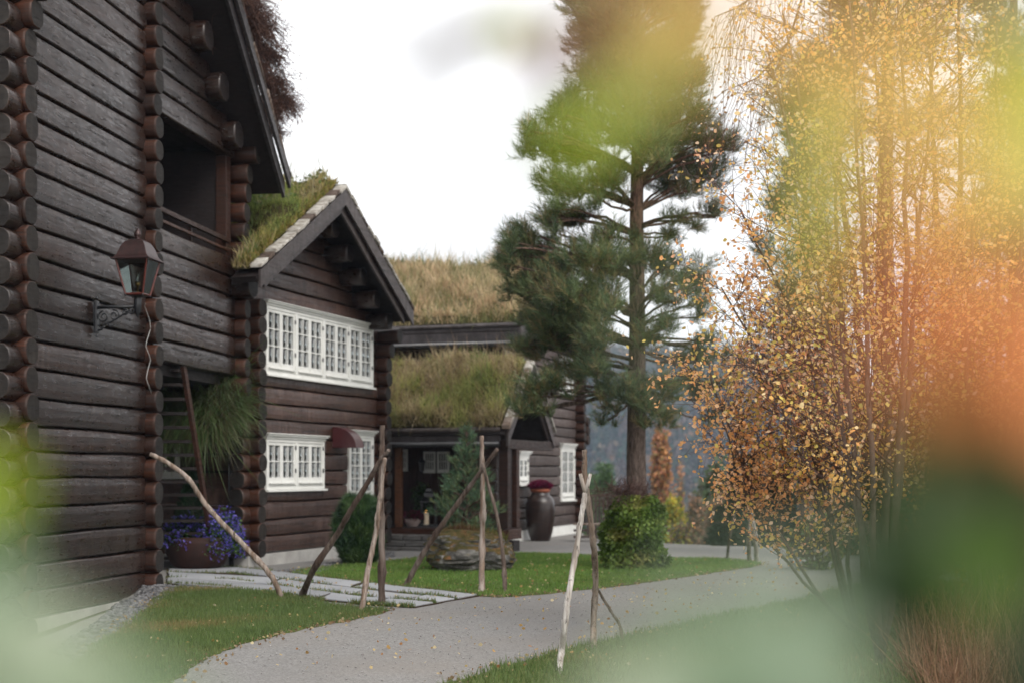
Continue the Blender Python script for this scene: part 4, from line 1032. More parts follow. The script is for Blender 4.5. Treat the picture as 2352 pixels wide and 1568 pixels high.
# ================================================================== crossed poles
def pole(name, pix, r0, r1, mat, label, knots=5, stubs=()):
    """pix: (u, v, distance) from foot to tip; the first one stands on the ground"""
    P = []
    for i, p in enumerate(pix):
        if i == 0:
            g = G(p[0], p[1]); P.append(Vector((g.x, g.y, g.z-.12))); base = g
        else: P.append(D(*p))
    # smooth
    Q = []
    for i in range(len(P)-1):
        p0 = P[max(i-1, 0)]; p1 = P[i]; p2 = P[i+1]; p3 = P[min(i+2, len(P)-1)]
        for k in range(9):
            t = k/9; Q.append(.5*((2*p1)+(-p0+p2)*t+(2*p0-5*p1+4*p2-p3)*t*t+(-p0+3*p1-3*p2+p3)*t**3))
    Q.append(P[-1]); n = len(Q)
    r0 *= .74; r1 *= .74; rr = [(r0+(r1-r0)*i/(n-1))*(1+U(-.09, .09)) for i in range(n)]
    for _ in range(knots+5):
        i = rnd.randrange(2, n-2); rr[i] *= U(1.06, 1.2); rr[i-1] *= 1.04; rr[i+1] *= 1.05
    loc = Vector((base.x, base.y, base.z)); Q = [q-loc+Vector((U(-1, 1), U(-1, 1), 0))*r1*.15 for q in Q]
    mb = MB().tube(Q, rr, 9)
    o = mb.build(name, mat, None, smooth=True); o.location = loc
    setp(o, label, 'pole', 'weathered fence poles propped in threes'); 
    for (i, dv, L, r) in stubs:
        q = Q[min(i, n-1)]; MB().tube([q, q+Vector(dv)*L*.5, q+Vector(dv)*L+Vector((0, 0, .02))], [r, r*.85, r*.7], 7).build('branch_stub', mat, o, smooth=True)
    return o
pole('fence_pole', [(655,1375), (625,1325,17.4), (560,1252,17.4), (500,1190,17.3), (465,1148,17.3), (432,1098,17.2), (385,1062,17.2), (345,1042,17.1)], .050, .036, M['pole'], 'long bent pale pole leaning left onto the log house corner')
pole('fence_pole', [(683,1370), (720,1308,17.0), (775,1225,16.8), (800,1180,16.6), (846,1105,16.4), (870,1062,16.3), (893,1033,16.2)], .055, .030, M['pole_dark'], 'rough brown pole leaning right against the tallest upright, foot on the stone path')
pole('fence_pole', [(826,1408), (845,1310,16.0), (862,1230,16.1), (868,1180,16.1), (876,1120,16.1), (884,1050,16.1)], .045, .030, M['pole'], 'slim grey pole leaning slightly right just left of the tall upright')
pole('fence_pole', [(876,1390), (877,1300,16.5), (876,1200,16.5), (874,1090,16.4), (877,1030,16.4), (878,976,16.4)], .055, .040, M['pole_dark'], 'tall straight upright pole with a black foot at the edge of the stone path', 8)
pole('fence_pole', [(922,1346), (960,1290,19.2), (1008,1215,19.0), (1055,1150,18.8), (1098,1090,18.6), (1143,1030,18.4)], .055, .034, M['pole_dark'], 'rough pole leaning right across the front of the mossy boulder')
pole('fence_pole', [(1106,1362), (1107,1270,18.6), (1109,1180,18.6), (1108,1090,18.6), (1106,1000,18.6)], .055, .038, M['pole'], 'straight upright tan pole in front of the mossy boulder', 9)
pole('fence_pole', [(1160,1363), (1158,1310,18.5), (1150,1235,18.5), (1138,1170,18.4), (1125,1125,18.4), (1113,1080,18.3), (1108,1062,18.3)], .040, .024, M['pole_dark'], 'thin crooked dark pole right of the boulder bending left to the upright')
pole('fence_pole', [(1278,1610), (1287,1520,11.2), (1297,1440,11.2), (1305,1370,11.2), (1322,1270,11.3), (1334,1195,11.3), (1344,1130,11.3)], .038, .026, M['pole_white'], 'silver white forked pole nearest the camera',
     7, stubs=((54, (-.32, 0, 1), .13, .020), (54, (.30, 0, 1), .13, .018)))
pole('fence_pole', [(1367,1502), (1363,1440,12.6), (1368,1330,12.5), (1362,1240,12.2), (1352,1160,12.1), (1344,1100,12.0), (1342,1032,12.0)], .040, .028, M['pole'], 'grey upright pole behind the forked white one')
pole('fence_pole', [(1436,1482), (1425,1440,13.0), (1408,1410,13.0), (1388,1378,13.0), (1366,1340,12.9)], .020, .014, M['pole_dark'], 'short thin dark branch propping the grey pole from the right')
pole('fence_pole', [(1668,1284), (1676,1235,25.2), (1688,1175,25.1), (1700,1118,25.0)], .040, .028, M['pole_dark'], 'dark slanting pole, leftmost of the far group at the lawn tip')
pole('fence_pole', [(1722,1289), (1720,1240,24.8), (1724,1180,24.8), (1726,1110,24.8), (1700,1020,24.8)], .055, .035, M['pole'], 'grey upright pole in the middle of the far group')
pole('fence_pole', [(1739,1293), (1735,1240,24.4), (1728,1190,24.4), (1712,1130,24.4), (1698,1080,24.4), (1690,1010,24.4)], .060, .035, M['pole_white'], 'pale bent pole, rightmost of the far group at the lawn tip')

# ================================================================== boulder, pots, small things
def boulder(u, v, wpx, hpx, label):
    g = G(u, v); k = g.y/F; W = wpx*k; Hh = hpx*k
    bm = bmesh.new(); bmesh.ops.create_icosphere(bm, subdivisions=5, radius=1)
    from mathutils import noise as mn
    for vtx in bm.verts:
        p = vtx.co.copy()
        p.x = math.copysign(abs(p.x)**.75, p.x); p.y = math.copysign(abs(p.y)**.8, p.y); p.z = math.copysign(abs(p.z)**.7, p.z)
        d = 1+.24*mn.noise(p*1.3+Vector((3, 1, 7)))+.09*mn.noise(Vector((p.x*3, p.y*3, p.z*7)))+.035*mn.noise(Vector((p.x*8, p.y*8, p.z*20)))
        if p.z > 0: d *= 1-.10*p.x*p.z
        q = p*d; undercut = 1-.22*max(0, -p.z-.25)
        vtx.co = Vector((q.x*W/2*undercut, q.y*W*.42*undercut, (q.z+.92)*Hh*.53))
    me = bpy.data.meshes.new('boulder'); bm.to_mesh(me); bm.free(); me.materials.append(M['rock'])
    o = link(bpy.data.objects.new('boulder', me)); o.location = (g.x, g.y+W*.3, g.z-.05); return setp(o, label, 'boulder')
BO = boulder(1081, 1314, 200, 100, 'big grey boulder with a mossy top on the lawn')
n = 5000; th = NR.uniform(0, 2*np.pi, n); rr_ = np.sqrt(NR.uniform(0, 1, n))*.9
bx = rr_*np.cos(th)*.62; by = rr_*np.sin(th)*.50
P = np.stack([BO.location.x+bx, BO.location.y+by, BO.location.z+.67-.22*(rr_**2.6)-.04*np.sin(bx*7)], 1)
V, Fc, cc = blades_mesh(P, np.tile([0, 0, 1.0], (n, 1)), NR.uniform(.03, .09, n), np.full(n, .012), NR.normal(0, .05, (n, 3)), pick([(.11,.06,.03), (.09,.075,.02), (.16,.10,.045), (.06,.055,.02), (.13,.13,.03)], n, pat(bx*3, by*3)))
mo = npobj('moss', V-np.array(BO.location), Fc, M['blade'], BO, col=cc); mo['kind'] = 'stuff'

def flowers(name, parent, c, R_, n, pal, leafpal, size=.03, droop=.3, leaves=None):
    """mound of small leaves with flower heads over it"""
    d = NR.normal(size=(n, 3)); d /= np.linalg.norm(d, axis=1)[:, None]; d[:, 2] = np.abs(d[:, 2])*1.0-droop*NR.uniform(0, 1, n)
    P = np.array(c)+d*np.array(R_)*NR.uniform(.8, 1.05, (n, 1))
    nl = leaves or n; dl = NR.normal(size=(nl, 3)); dl /= np.linalg.norm(dl, axis=1)[:, None]; dl[:, 2] = np.abs(dl[:, 2])-droop*NR.uniform(0, 1, nl)
    Pl = np.array(c)+dl*np.array(R_)*NR.uniform(.35, 1.0, (nl, 1))
    V, Fc, cc = leaves_mesh(Pl, NR.uniform(.8, 1.5, nl)*size, pick(leafpal, nl)); npobj('leaves', V, Fc, M['leaf'], parent, col=cc)['kind'] = 'stuff'
    V, Fc, cc = leaves_mesh(np.repeat(P, 4, 0)+NR.normal(0, size*.25, (n*4, 3)), NR.uniform(.5, .8, n*4)*size, np.repeat(pick(pal, n), 4, 0), .3, 1.0); npobj(name, V, Fc, M['leaf'], parent, col=cc)['kind'] = 'stuff'
GRN = [(.03,.075,.02), (.05,.11,.03), (.07,.14,.04), (.02,.05,.018)]
g = Vector(((455-CX)/F*22.7, 22.7, gf(-5, 22.7)+.02)); PT = empty('planter', g, 0, label='rusty brown round planter overflowing with blue flowers by the stone path', cat='planter')
MB().lathe([(.30, 0), (.42, .08), (.50, .25), (.52, .42), (.49, .52), (.45, .52), (.44, .44), (.001, .42)], 28).build('pot', M['rust'], PT, smooth=True)
BL = [(.14,.11,.52), (.19,.16,.68), (.10,.08,.42), (.28,.24,.75)]
flowers('blue_flowers', PT, (-.18, -.22, .50), (.44, .32, .42), 380, BL, GRN, .036, .55, 1400)
flowers('blue_flowers', PT, (.36, -.08, .45), (.44, .42, .60), 760, BL, GRN+[(.08,.16,.04)], .036, .55, 2600)
# small cone shaped conifer standing in the planter
def cone_bush(parent, c, h, r, n, pal, name='foliage', size=.045):
    t = NR.uniform(0, 1, n)**1.2; a = NR.uniform(0, 2*np.pi, n); R_ = r*(1-t)**.8*NR.uniform(.75, 1.05, n)*(1+.12*np.sin(a*5+t*9))
    P = np.stack([c[0]+R_*np.cos(a), c[1]+R_*np.sin(a), c[2]+h*t], 1); ax = np.stack([np.cos(a), np.sin(a), np.full(n, .9)], 1)
    V, Fc, cc = tufts_mesh(P, ax, np.full(n, size*2), pick(pal, n), 8, .010, .8); o = npobj(name, V, Fc, M['needle'], parent, col=cc); o['kind'] = 'stuff'; return o
gc = Vector(((443-CX)/F*22.9, 22.9, .04)); CB = empty('dwarf_conifer', (gc.x, gc.y, gc.z+.35), 0, label='small cone shaped conifer rising behind the blue flowers', cat='conifer')
MB().tube([(0, 0, 0), (0, 0, .9)], [.03, .008], 7).build('trunk', M['bark_dark'], CB)
cone_bush(CB, (0, 0, .05), 1.12, .34, 1500, [(.018,.05,.022), (.03,.075,.03), (.012,.035,.018)])
g = G(411, 1309); V, Fc = ico_stones(np.array([[0, 0, .06]]), np.array([.15])); o = npobj('field_stone', V, Fc, M['stoneblock'], smooth=False); o.location = g; setp(o, 'pale rounded stone beside the rusty planter', 'stone')
o = MB().box(-.16, .16, -.2, .3, 0, .12).build('step_stone', M['slab'], None, bevel=.01); o.location = G(388, 1302); setp(o, 'square pale stone step left of the rounded stone', 'stone')
# downpipe at the corner of the gabled house
p = H2.w(-.15, -.27, 0); o = MB().tube([(0, 0, -.2), (0, 0, 3.1)], .045, 10).build('downpipe', M['gutter'], None, smooth=True); o.location = (p.x, p.y, 0); setp(o, 'black rain downpipe between the two near houses', 'downpipe')

# yew shrub under the tall window
def shrub(name, u, v, wpx, hpx, pal, label, n=2600, leaf=True, cat='shrub', dy=.35, size=.05, seed=0, shape='round', trunk=True):
    g = G(u, v); k = g.y/F; W = wpx*k/2; Hh = hpx*k; e = empty(name, (g.x, g.y+dy, g.z), 0, label=label, cat=cat)
    r = np.random.default_rng(seed+5); t = r.uniform(0, 1, n); a = r.uniform(0, 2*np.pi, n)
    if shape == 'round': prof = np.sqrt(np.clip(1-(2*t-.85)**2*.75, .05, 1))
    elif shape == 'barrel': prof = np.clip(1-.12*np.abs(2*t-.7)**2-.35*np.clip(t-.8, 0, 1)*3, .1, 1)
    else: prof = (1-t)**.75
    R_ = W*prof*(.55+.5*np.sqrt(r.uniform(0, 1, n)))*(1+.16*np.sin(a*3+t*7+seed)+.10*np.sin(a*7-t*13))
    P = np.stack([R_*np.cos(a), R_*np.sin(a), Hh*t], 1)
    shade = pick(pal, n, pat(a*2, t*9, .8, seed), r)
    if leaf: V, Fc, cc = leaves_mesh(P, r.uniform(.7, 1.3, n)*size, shade); mt = M['leaf']
    else:
        ax = np.stack([np.cos(a)*.7, np.sin(a)*.7, np.full(n, .8)], 1); V, Fc, cc = tufts_mesh(P, ax, r.uniform(.8, 1.3, n)*size*2, shade, 10, .010, .7); mt = M['needle']
    npobj('foliage', V, Fc, mt, e, col=cc)['kind'] = 'stuff'
    if trunk:
        m_ = 60; i = r.integers(0, n, m_); A_ = np.stack([r.normal(0, W*.15, m_), r.normal(0, W*.15, m_), np.zeros(m_)], 1); V, Fc = sticks_mesh(A_, P[i], np.full(m_, .010), np.full(m_, .004))
        npobj('stems', V, Fc, M['twig'], e)
    return e
YEW = [(.022,.055,.024), (.04,.085,.034), (.06,.12,.04), (.09,.15,.05)]
shrub('yew_shrub', 818, 1300, 82, 150, YEW, 'dark green yew shrub growing below the tall white window', 3600, False, size=.075, seed=1)
shrub('yew_shrub', 815, 1180, 30, 60, YEW, 'x', 10, False) if False else None
# hedge like creeper round the pine foot
PINE = G(1463, 1304)
HG = [(.07,.12,.022), (.10,.17,.03), (.15,.23,.045), (.21,.28,.06), (.28,.29,.08)]
hd = shrub('clipped_climber', 1464, 1312, 138, 172, HG, 'bushy green climber clipped into a barrel round the pine foot', 9500, True, size=.062, seed=2, shape='barrel', dy=.5)
# dead stems over the top of the climber
n = 500; A_ = np.stack([NR.normal(-.15, .2, n), NR.normal(0, .2, n), NR.uniform(1.0, 1.35, n)], 1); B_ = A_+np.stack([NR.normal(.03, .12, n), NR.normal(0, .12, n), NR.normal(.05, .1, n)], 1)
V, Fc = sticks_mesh(A_, B_, np.full(n, .006), np.full(n, .004)); npobj('dead_stems', V, Fc, M['twig'], hd)['kind'] = 'stuff'

# tall vase with dark red heather
g = Vector(((1241-CX)/F*35.4, 35.4, gf(.7, 35.4))); VS = empty('floor_vase', (g.x, g.y, g.z), 0, label='man high dark brown glazed vase holding purple red heather', cat='vase')
k = g.y/F; vw = 34*k; vh = 112*k
MB().lathe([(vw*.60, 0), (vw*.66, vh*.02), (vw*.82, vh*.18), (vw*.96, vh*.42), (vw*1.0, vh*.62), (vw*.97, vh*.78), (vw*.86, vh*.88), (vw*.66, vh*.94), (vw*.60, vh*.96), (vw*.62, vh*1.0), (vw*.52, vh*1.0), (vw*.5, vh*.93), (.001, vh*.9)], 36).build('vase_body', M['vase'], VS, smooth=True)
MB().lathe([(vw*.55, vh*1.0), (vw*.66, vh*1.02), (vw*.69, vh*1.075), (vw*.60, vh*1.08), (vw*.58, vh*1.04), (.001, vh*1.03)], 28).build('inner_pot', M['terracotta'], VS, smooth=True)
n = 900; a = NR.uniform(0, 2*np.pi, n); R_ = np.sqrt(NR.uniform(0, 1, n)); P = np.stack([R_*np.cos(a)*vw*.62, R_*np.sin(a)*vw*.62, vh*1.05+(1-R_**2)*.10], 1)
V, Fc, cc = tufts_mesh(P, np.stack([np.cos(a)*R_*.8, np.sin(a)*R_*.8, np.ones(n)], 1), np.full(n, .13), pick([(.16,.012,.05), (.22,.02,.08), (.10,.012,.03)], n), 8, .014, .4); npobj('heather', V, Fc, M['needle'], VS, col=cc)['kind'] = 'stuff'
# things on the porch deck
def deckpt(u, a=.6):
    r = Vector(((u-CX)/F, 1.0)); o = H4.O+H4.d*a; q = -H4.n; det = q.x*(-r.y)+r.x*q.y; t = ((-o.x)*(-r.y)+r.x*(-o.y))/det
    p = o+q*t; return Vector((p.x, p.y, .44))
p = deckpt(948); FP = empty('flower_pot', p, 0, label='pale bowl of dark red flowers on the porch deck', cat='flower pot')
MB().lathe([(.10, 0), (.16, .08), (.19, .17), (.16, .17), (.001, .14)], 20).build('pot', M['whitepot'], FP, smooth=True)
flowers('red_flowers', FP, (0, 0, .18), (.25, .22, .2), 220, [(.10,.012,.03), (.14,.02,.05)], [(.02,.04,.015), (.03,.05,.02)], .04, .3, 400)
p = deckpt(985, .9); DL = empty('deck_lantern', p, 0, label='tall black lantern with a burning candle on the porch deck', cat='lantern')
for (x, y) in ((-.15, -.15), (.15, -.15), (-.15, .15), (.15, .15)): MB().box(x-.015, x+.015, y-.015, y+.015, 0, .52).build('lantern_post', M['iron'], DL)
MB().box(-.18, .18, -.18, .18, 0, .04).build('lantern_base', M['iron'], DL, bevel=.008)
MB().lathe([(.29, 0), (.27, .03), (.17, .10), (.15, .12), (.14, .2), (.10, .24), (.08, .30), (.001, .31)], 4, (0, 0, .52), rot=math.pi/4, close=True).build('lantern_roof', M['iron'], DL)
MB().lathe([(.06, 0), (.06, .26), (.001, .255)], 16, (-.05, -.1, .04)).build('candle', M['candle'], DL, smooth=True)
MB().lathe([(.001, 0), (.010, .015), (.006, .035), (.001, .05)], 8, (-.05, -.1, .30)).build('flame', M['flame'], DL, smooth=True)
p = deckpt(968, 1.2); PB = empty('porch_bush', p, 0, label='dark potted bush standing in the porch beside the black lantern', cat='potted bush')
MB().lathe([(.12, 0), (.17, .25), (.15, .25), (.001, .22)], 16).build('pot', M['iron'], PB, smooth=True)
n = 700; d = NR.normal(size=(n, 3)); d /= np.linalg.norm(d, axis=1)[:, None]; V, Fc, cc = leaves_mesh(np.array([0, 0, .6])+d*np.array([.25, .25, .38])*NR.uniform(.4, 1, (n, 1)), np.full(n, .05), pick(YEW, n)); npobj('foliage', V, Fc, M['leaf'], PB, col=cc)['kind'] = 'stuff'
# porch wall lamp hanging by the small window
p = deckpt(969, 1.35); o = MB().lathe([(.001, .0), (.05, .03), (.07, .2), (.09, .22), (.03, .3), (.001, .33)], 6).build('porch_lamp', M['iron'], None); o.location = (p.x, p.y, 1.62); setp(o, 'small black lamp beside the porch window', 'lamp')

# railing and bench behind the hedge
RA, RB = D(1345, 1134, 42), D(1470, 1134, 42); RL = empty('wooden_railing', (RA.x, RA.y, gf(RA.x, RA.y)), 0, label='brown wooden railing with upright bars behind the climber', cat='railing')
W_ = RB.x-RA.x; h_ = RA.z-RL.location.z
MB().box(0, W_, -.04, .04, h_-.07, h_).build('top_rail', M['pole_dark'], RL); MB().box(0, W_, -.03, .03, .12, .20).build('bottom_rail', M['log3'], RL)
for i in range(14): MB().box(.03+i*W_/14, .10+i*W_/14, -.02, .02, .2, h_-.07).build('baluster', M['log3'], RL)
g = G(1372, 1243); BN = empty('bench', (g.x, g.y, g.z), 0, label='grey wooden bench left of the climber by the house corner', cat='bench')
for i in range(3): MB().box(-.6, .9, -.2+i*.14, -.08+i*.14, .42, .455).build('seat_slat', M['pole'], BN, bevel=.005)
for i in range(2): MB().box(-.6, .9, -.22, -.19, .10+i*.16, .16+i*.16).build('front_slat', M['log3'], BN)
for x in (-.5, .75): MB().box(x, x+.07, -.18, .18, 0, .42).build('leg', M['log3'], BN)
o = MB().tube([(0, 0, -.5), (0, 0, .9)], .07, 10).build('marker_post', M['plasticgrey'], None, smooth=True); q = D(2297, 1197, 19); o.location = (q.x, q.y, q.z-.7); setp(o, 'short pale grey post half hidden in the growth at right', 'post')
# ================================================================== pines
def limb(mb, p0, p1, r0, r1, sag=.12, n=7, seg=6):
    pts = []; L = (p1-p0).length; off = Vector((U(-1, 1), U(-1, 1), 0))*L*.07
    for i in range(n+1):
        t = i/n; pts.append(p0.lerp(p1, t)+off*math.sin(math.pi*t)+Vector((0, 0, sag*L*math.sin(math.pi*t)*(1 if i % 2 else .85)))+Vector((U(-1, 1), U(-1, 1), U(-1, 1)))*L*.012)
    mb.tube(pts, [r0+(r1-r0)*(i/n)**.8 for i in range(n+1)], seg); return pts
def pine(name, base, trunk_pts, r0, pads, label, pal, dens=1.0, tl=.22, nn=15, width=.009, trunk_mat=None):
    """trunk_pts and pads in world metres relative to base; a pad is (centre, radii, density)"""
    e = empty(name, base, 0, label=label, cat='pine tree')
    n = len(trunk_pts); MB().tube(trunk_pts, [r0*(1-.80*i/(n-1))*(1+U(-.03, .03)) for i in range(n)], 14).build('trunk', trunk_mat or M['bark_pine'], e, smooth=True)
    TP, TA, TL, TC, SA, SB, SR = [], [], [], [], [], [], []
    zs = [p.z for p in trunk_pts]
    for (c, R_, dn, az) in pads:
        c = Vector(c); z = min(max(az, zs[0]), zs[-1])
        i = max(k for k in range(n) if zs[k] <= z+1e-6); i = min(i, n-2); f = (z-zs[i])/(zs[i+1]-zs[i]+1e-6); p0 = trunk_pts[i].lerp(trunk_pts[i+1], min(f, 1))
        L = (c-p0).length; mb = MB(); rr = min(.045, .012+.011*L)
        pts = limb(mb, p0, c, rr, .016, .06 if c.z > p0.z else -.05)
        out_ = (c-p0); out_.z *= .4; out_ = out_.normalized() if out_.length > 0 else Vector((0, 0, 1))
        vol = R_[0]*R_[1]*R_[2]; ns = max(4, int(9*dn*(R_[0]+R_[1])))
        for k in range(ns):                       # side shoots inside the pad
            d = Vector((rnd.gauss(0, .55), rnd.gauss(0, .55), rnd.gauss(0, .5)))
            if d.length > 1: d.normalize()
            q = c+Vector((d.x*R_[0], d.y*R_[1], d.z*R_[2]))*.8; src = pts[rnd.choice((-1, -2, -3))]
            limb(mb, src, q, .012, .005, .05, 3, 3)
        mb.build('branch', trunk_mat or M['bark_pine'], e, smooth=True)
        nt_ = int(dn*dens*850*(vol**(2/3))); d = NR.normal(size=(nt_, 3)); d /= np.linalg.norm(d, axis=1)[:, None]
        rad = NR.uniform(.25, 1, nt_)**.5
        # lobes: pull shoots to a few sub clumps so the pad has gaps and fingers
        nc = max(3, int(5*dn*(R_[0]+R_[1]+R_[2]))); cc = NR.normal(size=(nc, 3)); cc /= np.linalg.norm(cc, axis=1)[:, None]; cc *= NR.uniform(.35, .95, (nc, 1)); cc[:, 2] = cc[:, 2]*.9+.08
        pick_ = NR.integers(0, nc, nt_); q = cc[pick_]+d*rad[:, None]*np.array([.60, .60, .52])
        P = np.array(c)+q*np.array(R_)
        ax = d*.8+np.array([out_.x*.5, out_.y*.5, .85]); TP.append(P-ax/np.linalg.norm(ax, axis=1)[:, None]*tl*.4); TA.append(ax); TL.append(NR.uniform(.7, 1.25, nt_)*tl)
        tone = NR.uniform(.8, 1.2, nc)[pick_]
        TC.append(pick(pal, nt_)*tone[:, None])
        # fine twigs joining clump centres to shoots
        m_ = max(1, nt_//3); j = NR.integers(0, nt_, m_); SA.append(np.array(c)+(cc[pick_[j]]*.6)*np.array(R_)); SB.append(P[j]); SR.append(np.full(m_, .006))
    V, Fc, cc = tufts_mesh(np.concatenate(TP), np.concatenate(TA), np.concatenate(TL), np.concatenate(TC), nn, width, .62)
    npobj('needles', V, Fc, M['needle'], e, col=cc)['kind'] = 'stuff'
    SA = np.concatenate(SA); SB = np.concatenate(SB); SR = np.concatenate(SR); V, Fc = sticks_mesh(SA, SB, SR, SR*.6); npobj('twigs', V, Fc, M['twig'], e)['kind'] = 'stuff'
    return e
NG = [(.06,.095,.05), (.09,.135,.06), (.12,.165,.075), (.16,.19,.08), (.23,.18,.085)]
B0 = Vector((PINE.x, PINE.y+.4, PINE.z-.1)); YP = B0.y
def rel(u, v, dy=0): return D(u, v, YP+dy)-B0
tr = [Vector((0, 0, 0)), rel(1463, 1200), rel(1461, 1050), rel(1462, 920), rel(1464, 780), rel(1463, 640), rel(1462, 500), rel(1464, 350), rel(1466, 200), rel(1463, 60), rel(1458, -60), rel(1455, -200), rel(1452, -330)]
PX = []
def pad(u, v, rx, ry, dy, dn=1.0, at=None):
    k = (YP+dy)/F; c = rel(u, v, dy); PX.append((c, (rx*k, max(rx*k*.75, .35), ry*k), dn, rel(1462, (at if at is not None else v+ry*1.1+abs(u-1462)*.15)).z))
# (column, row, half width, half height, towards/away, fullness, row where the limb leaves the trunk)
for a in ((1450,-260,60,50,0,1,-230), (1400,-190,70,45,.5,1,-170), (1510,-180,75,45,-.5,1,-160), (1350,-110,75,45,-.6,1,-60), (1450,-110,90,50,.6,1,-60), (1560,-100,75,45,.4,1,-60),
          (1335,-20,50,38,.2,1,40), (1400,20,85,45,-.8,1,60), (1490,10,85,50,.8,1,60), (1570,25,48,42,-.4,1,80),
          (1345,70,40,34,.5,.9,130), (1400,100,75,42,.9,1,150), (1480,90,80,50,-.9,1,150), (1550,105,55,42,.3,1,160), (1590,60,28,24,-.6,.6,120),
          (1365,165,48,38,-.5,1,220), (1430,190,75,45,.8,1,230), (1515,180,75,45,-.7,1,230), (1580,190,42,36,.5,.8,250),
          (1350,250,60,40,.3,1,310), (1300,270,40,32,-.6,1,330), (1420,280,75,45,-1.0,1,320), (1510,265,75,42,.9,1,320), (1595,270,60,36,-.3,.9,340), (1240,325,40,30,-.7,1.0,400), (1222,312,20,22,-.6,.8,400),
          (1290,345,62,32,.0,1,400), (1370,350,60,30,.9,.8,400), (1480,340,75,42,-1.1,1,400), (1580,350,75,42,.5,1,420), (1660,345,48,36,-.4,.9,430),
          (1275,425,40,34,.4,.9,470), (1340,430,60,32,-.6,.9,480), (1410,425,48,30,-1.0,.8,480), (1540,420,70,30,.8,.9,490), (1630,410,60,32,.2,.8,490),
          (1275,500,40,30,-.3,.9,540), (1335,505,55,32,.6,1,540), (1400,545,50,30,-.9,.9,570), (1580,500,52,26,-.6,.55,520), (1640,500,40,24,.4,.5,530), (1545,545,30,20,.5,.5,540),
          (1180,560,48,42,-.5,1.1,640), (1150,590,25,36,-.4,.9,640), (1240,580,55,42,.5,1.1,640), (1310,590,60,45,-.9,1.1,650), (1390,610,60,42,-1.2,1.1,660), (1460,590,55,32,-1.1,.9,650), (1530,620,60,36,.6,.9,680), (1600,640,50,36,-.5,.8,700),
          (1215,655,48,42,.1,1.1,720), (1290,670,70,48,-1.1,1.2,730), (1370,690,66,42,-1.3,1.1,740), (1540,690,52,34,-.9,.8,740), (1600,700,36,28,.4,.5,750),
          (1225,740,42,42,.4,1.1,790), (1290,760,62,48,-.8,1.2,800), (1370,775,60,40,-1.2,1.1,800), (1350,720,60,40,.8,1,760), (1500,770,48,36,-1.2,.7,800), (1590,790,36,22,.3,.35,770),
          (1225,800,34,30,-.2,.9,830), (1300,835,55,34,.2,.9,850), (1370,830,45,28,-1.0,.8,850), (1640,780,30,20,.3,.3,760), (1555,830,34,24,.5,.4,800)):
    pad(*a); PX[-1] = (PX[-1][0], (PX[-1][1][0]*1.12, PX[-1][1][1]*1.12, PX[-1][1][2]*(1.5 if a[1] < 480 else 1.15)), PX[-1][2], PX[-1][3])
    if rnd.random() < .6 and a[1] > -120: k_ = YP/F; pad(a[0]+U(-1.1, 1.1)*a[2], a[1]+U(-1.2, 1.2)*a[3], 24, 20, a[4]+U(-.8, .8), .8, a[6])
    if a[1] < 860 and a[5] > .6:
        u_, v_, rx_, ry_, dy_, dn_, at_ = a; pad(u_+U(-.6, .6)*rx_, v_+U(-.9, .5)*ry_, rx_*.72, ry_*.85, dy_+U(-.8, .8), dn_, at_)
        if a[1] < 460 and rnd.random() < .55: pad(u_*.6+1462*.4+U(-20, 20), v_+U(-20, 25), rx_*.7, ry_*.9, dy_*.5+U(-.5, .5), dn_, at_)
# the low branches: one reaching left over the porch gable, one right of the trunk
for a in ((1232,905,52,42,-1.2,1.5,880), (1190,940,24,24,-1.3,1.2,880), (1262,872,26,26,-1.2,1.0,880), (1290,895,28,26,-1.2,.9,880), (1225,945,36,22,-1.1,1.2,880),
          (1390,890,36,26,-.6,1.0,900), (1430,910,44,28,-1.1,1.1,900), (1400,935,30,20,-.9,.9,905), (1500,885,48,30,-.9,.9,890), (1505,935,42,30,-1.0,.9,900), (1545,905,45,32,-.4,.9,890), (1590,880,40,30,.3,.7,880), (1610,920,34,24,.5,.5,890), (1545,960,42,26,-.2,.7,900), (1495,975,34,20,-.9,.7,905), (1620,965,34,22,.4,.5,895), (1650,880,28,26,.2,.5,860), (1615,830,34,26,.3,.5,820), (1395,965,22,16,-.6,.8,905), (1465,905,36,24,-1.3,.9,890), (1450,868,38,22,-1.2,.9,870), (1480,935,26,18,-1.2,.8,900)):
    pad(*a)
P1 = pine('pine_tree', B0, tr, .19, PX, 'tall spreading pine standing out of the clipped climber in mid picture', NG, 1.25)

# two more pines behind the yellow birches
def wild_pine(u, Y, top, low, half, label, dens=.6, rt=.2, lean=0):
    b = Vector(((u-CX)/F*Y, Y, gf((u-CX)/F*Y, Y)-.1)); h = (HY-top)/F*Y+CZ-b.z
    tr_ = [Vector((lean*h*(i/9)**2*.05+U(-.03, .03), 0, h*i/9)) for i in range(10)]; pads = []
    z = (HY-low)/F*Y+CZ-b.z; hw = half/F*Y
    while z < h:
        f = 1-(z/h); wd = hw*(.35+.65*min(1, f*2.2))
        for k in range(5):
            a = U(0, 2*math.pi); r = wd*U(.3, .85); pads.append(((r*math.cos(a), r*math.sin(a), z+U(-.2, .3)), (wd*.38, wd*.38, .38), U(.8, 1.2), max(.5, z-.3)))
        z += .62
    return pine('pine_tree', b, tr_, rt, pads, label, NG, dens, .2, 14, .012)
wild_pine(1850, 27, 130, 900, 120, 'slim dark pine behind the left part of the yellow birches', .7, .14)
wild_pine(2035, 21, -420, 250, 330, 'tall pine with thick bare trunk behind the yellow birches', .5, .19)
wild_pine(2330, 25, -300, 1000, 200, 'dense pine at the right edge behind the birches', .7, .2)

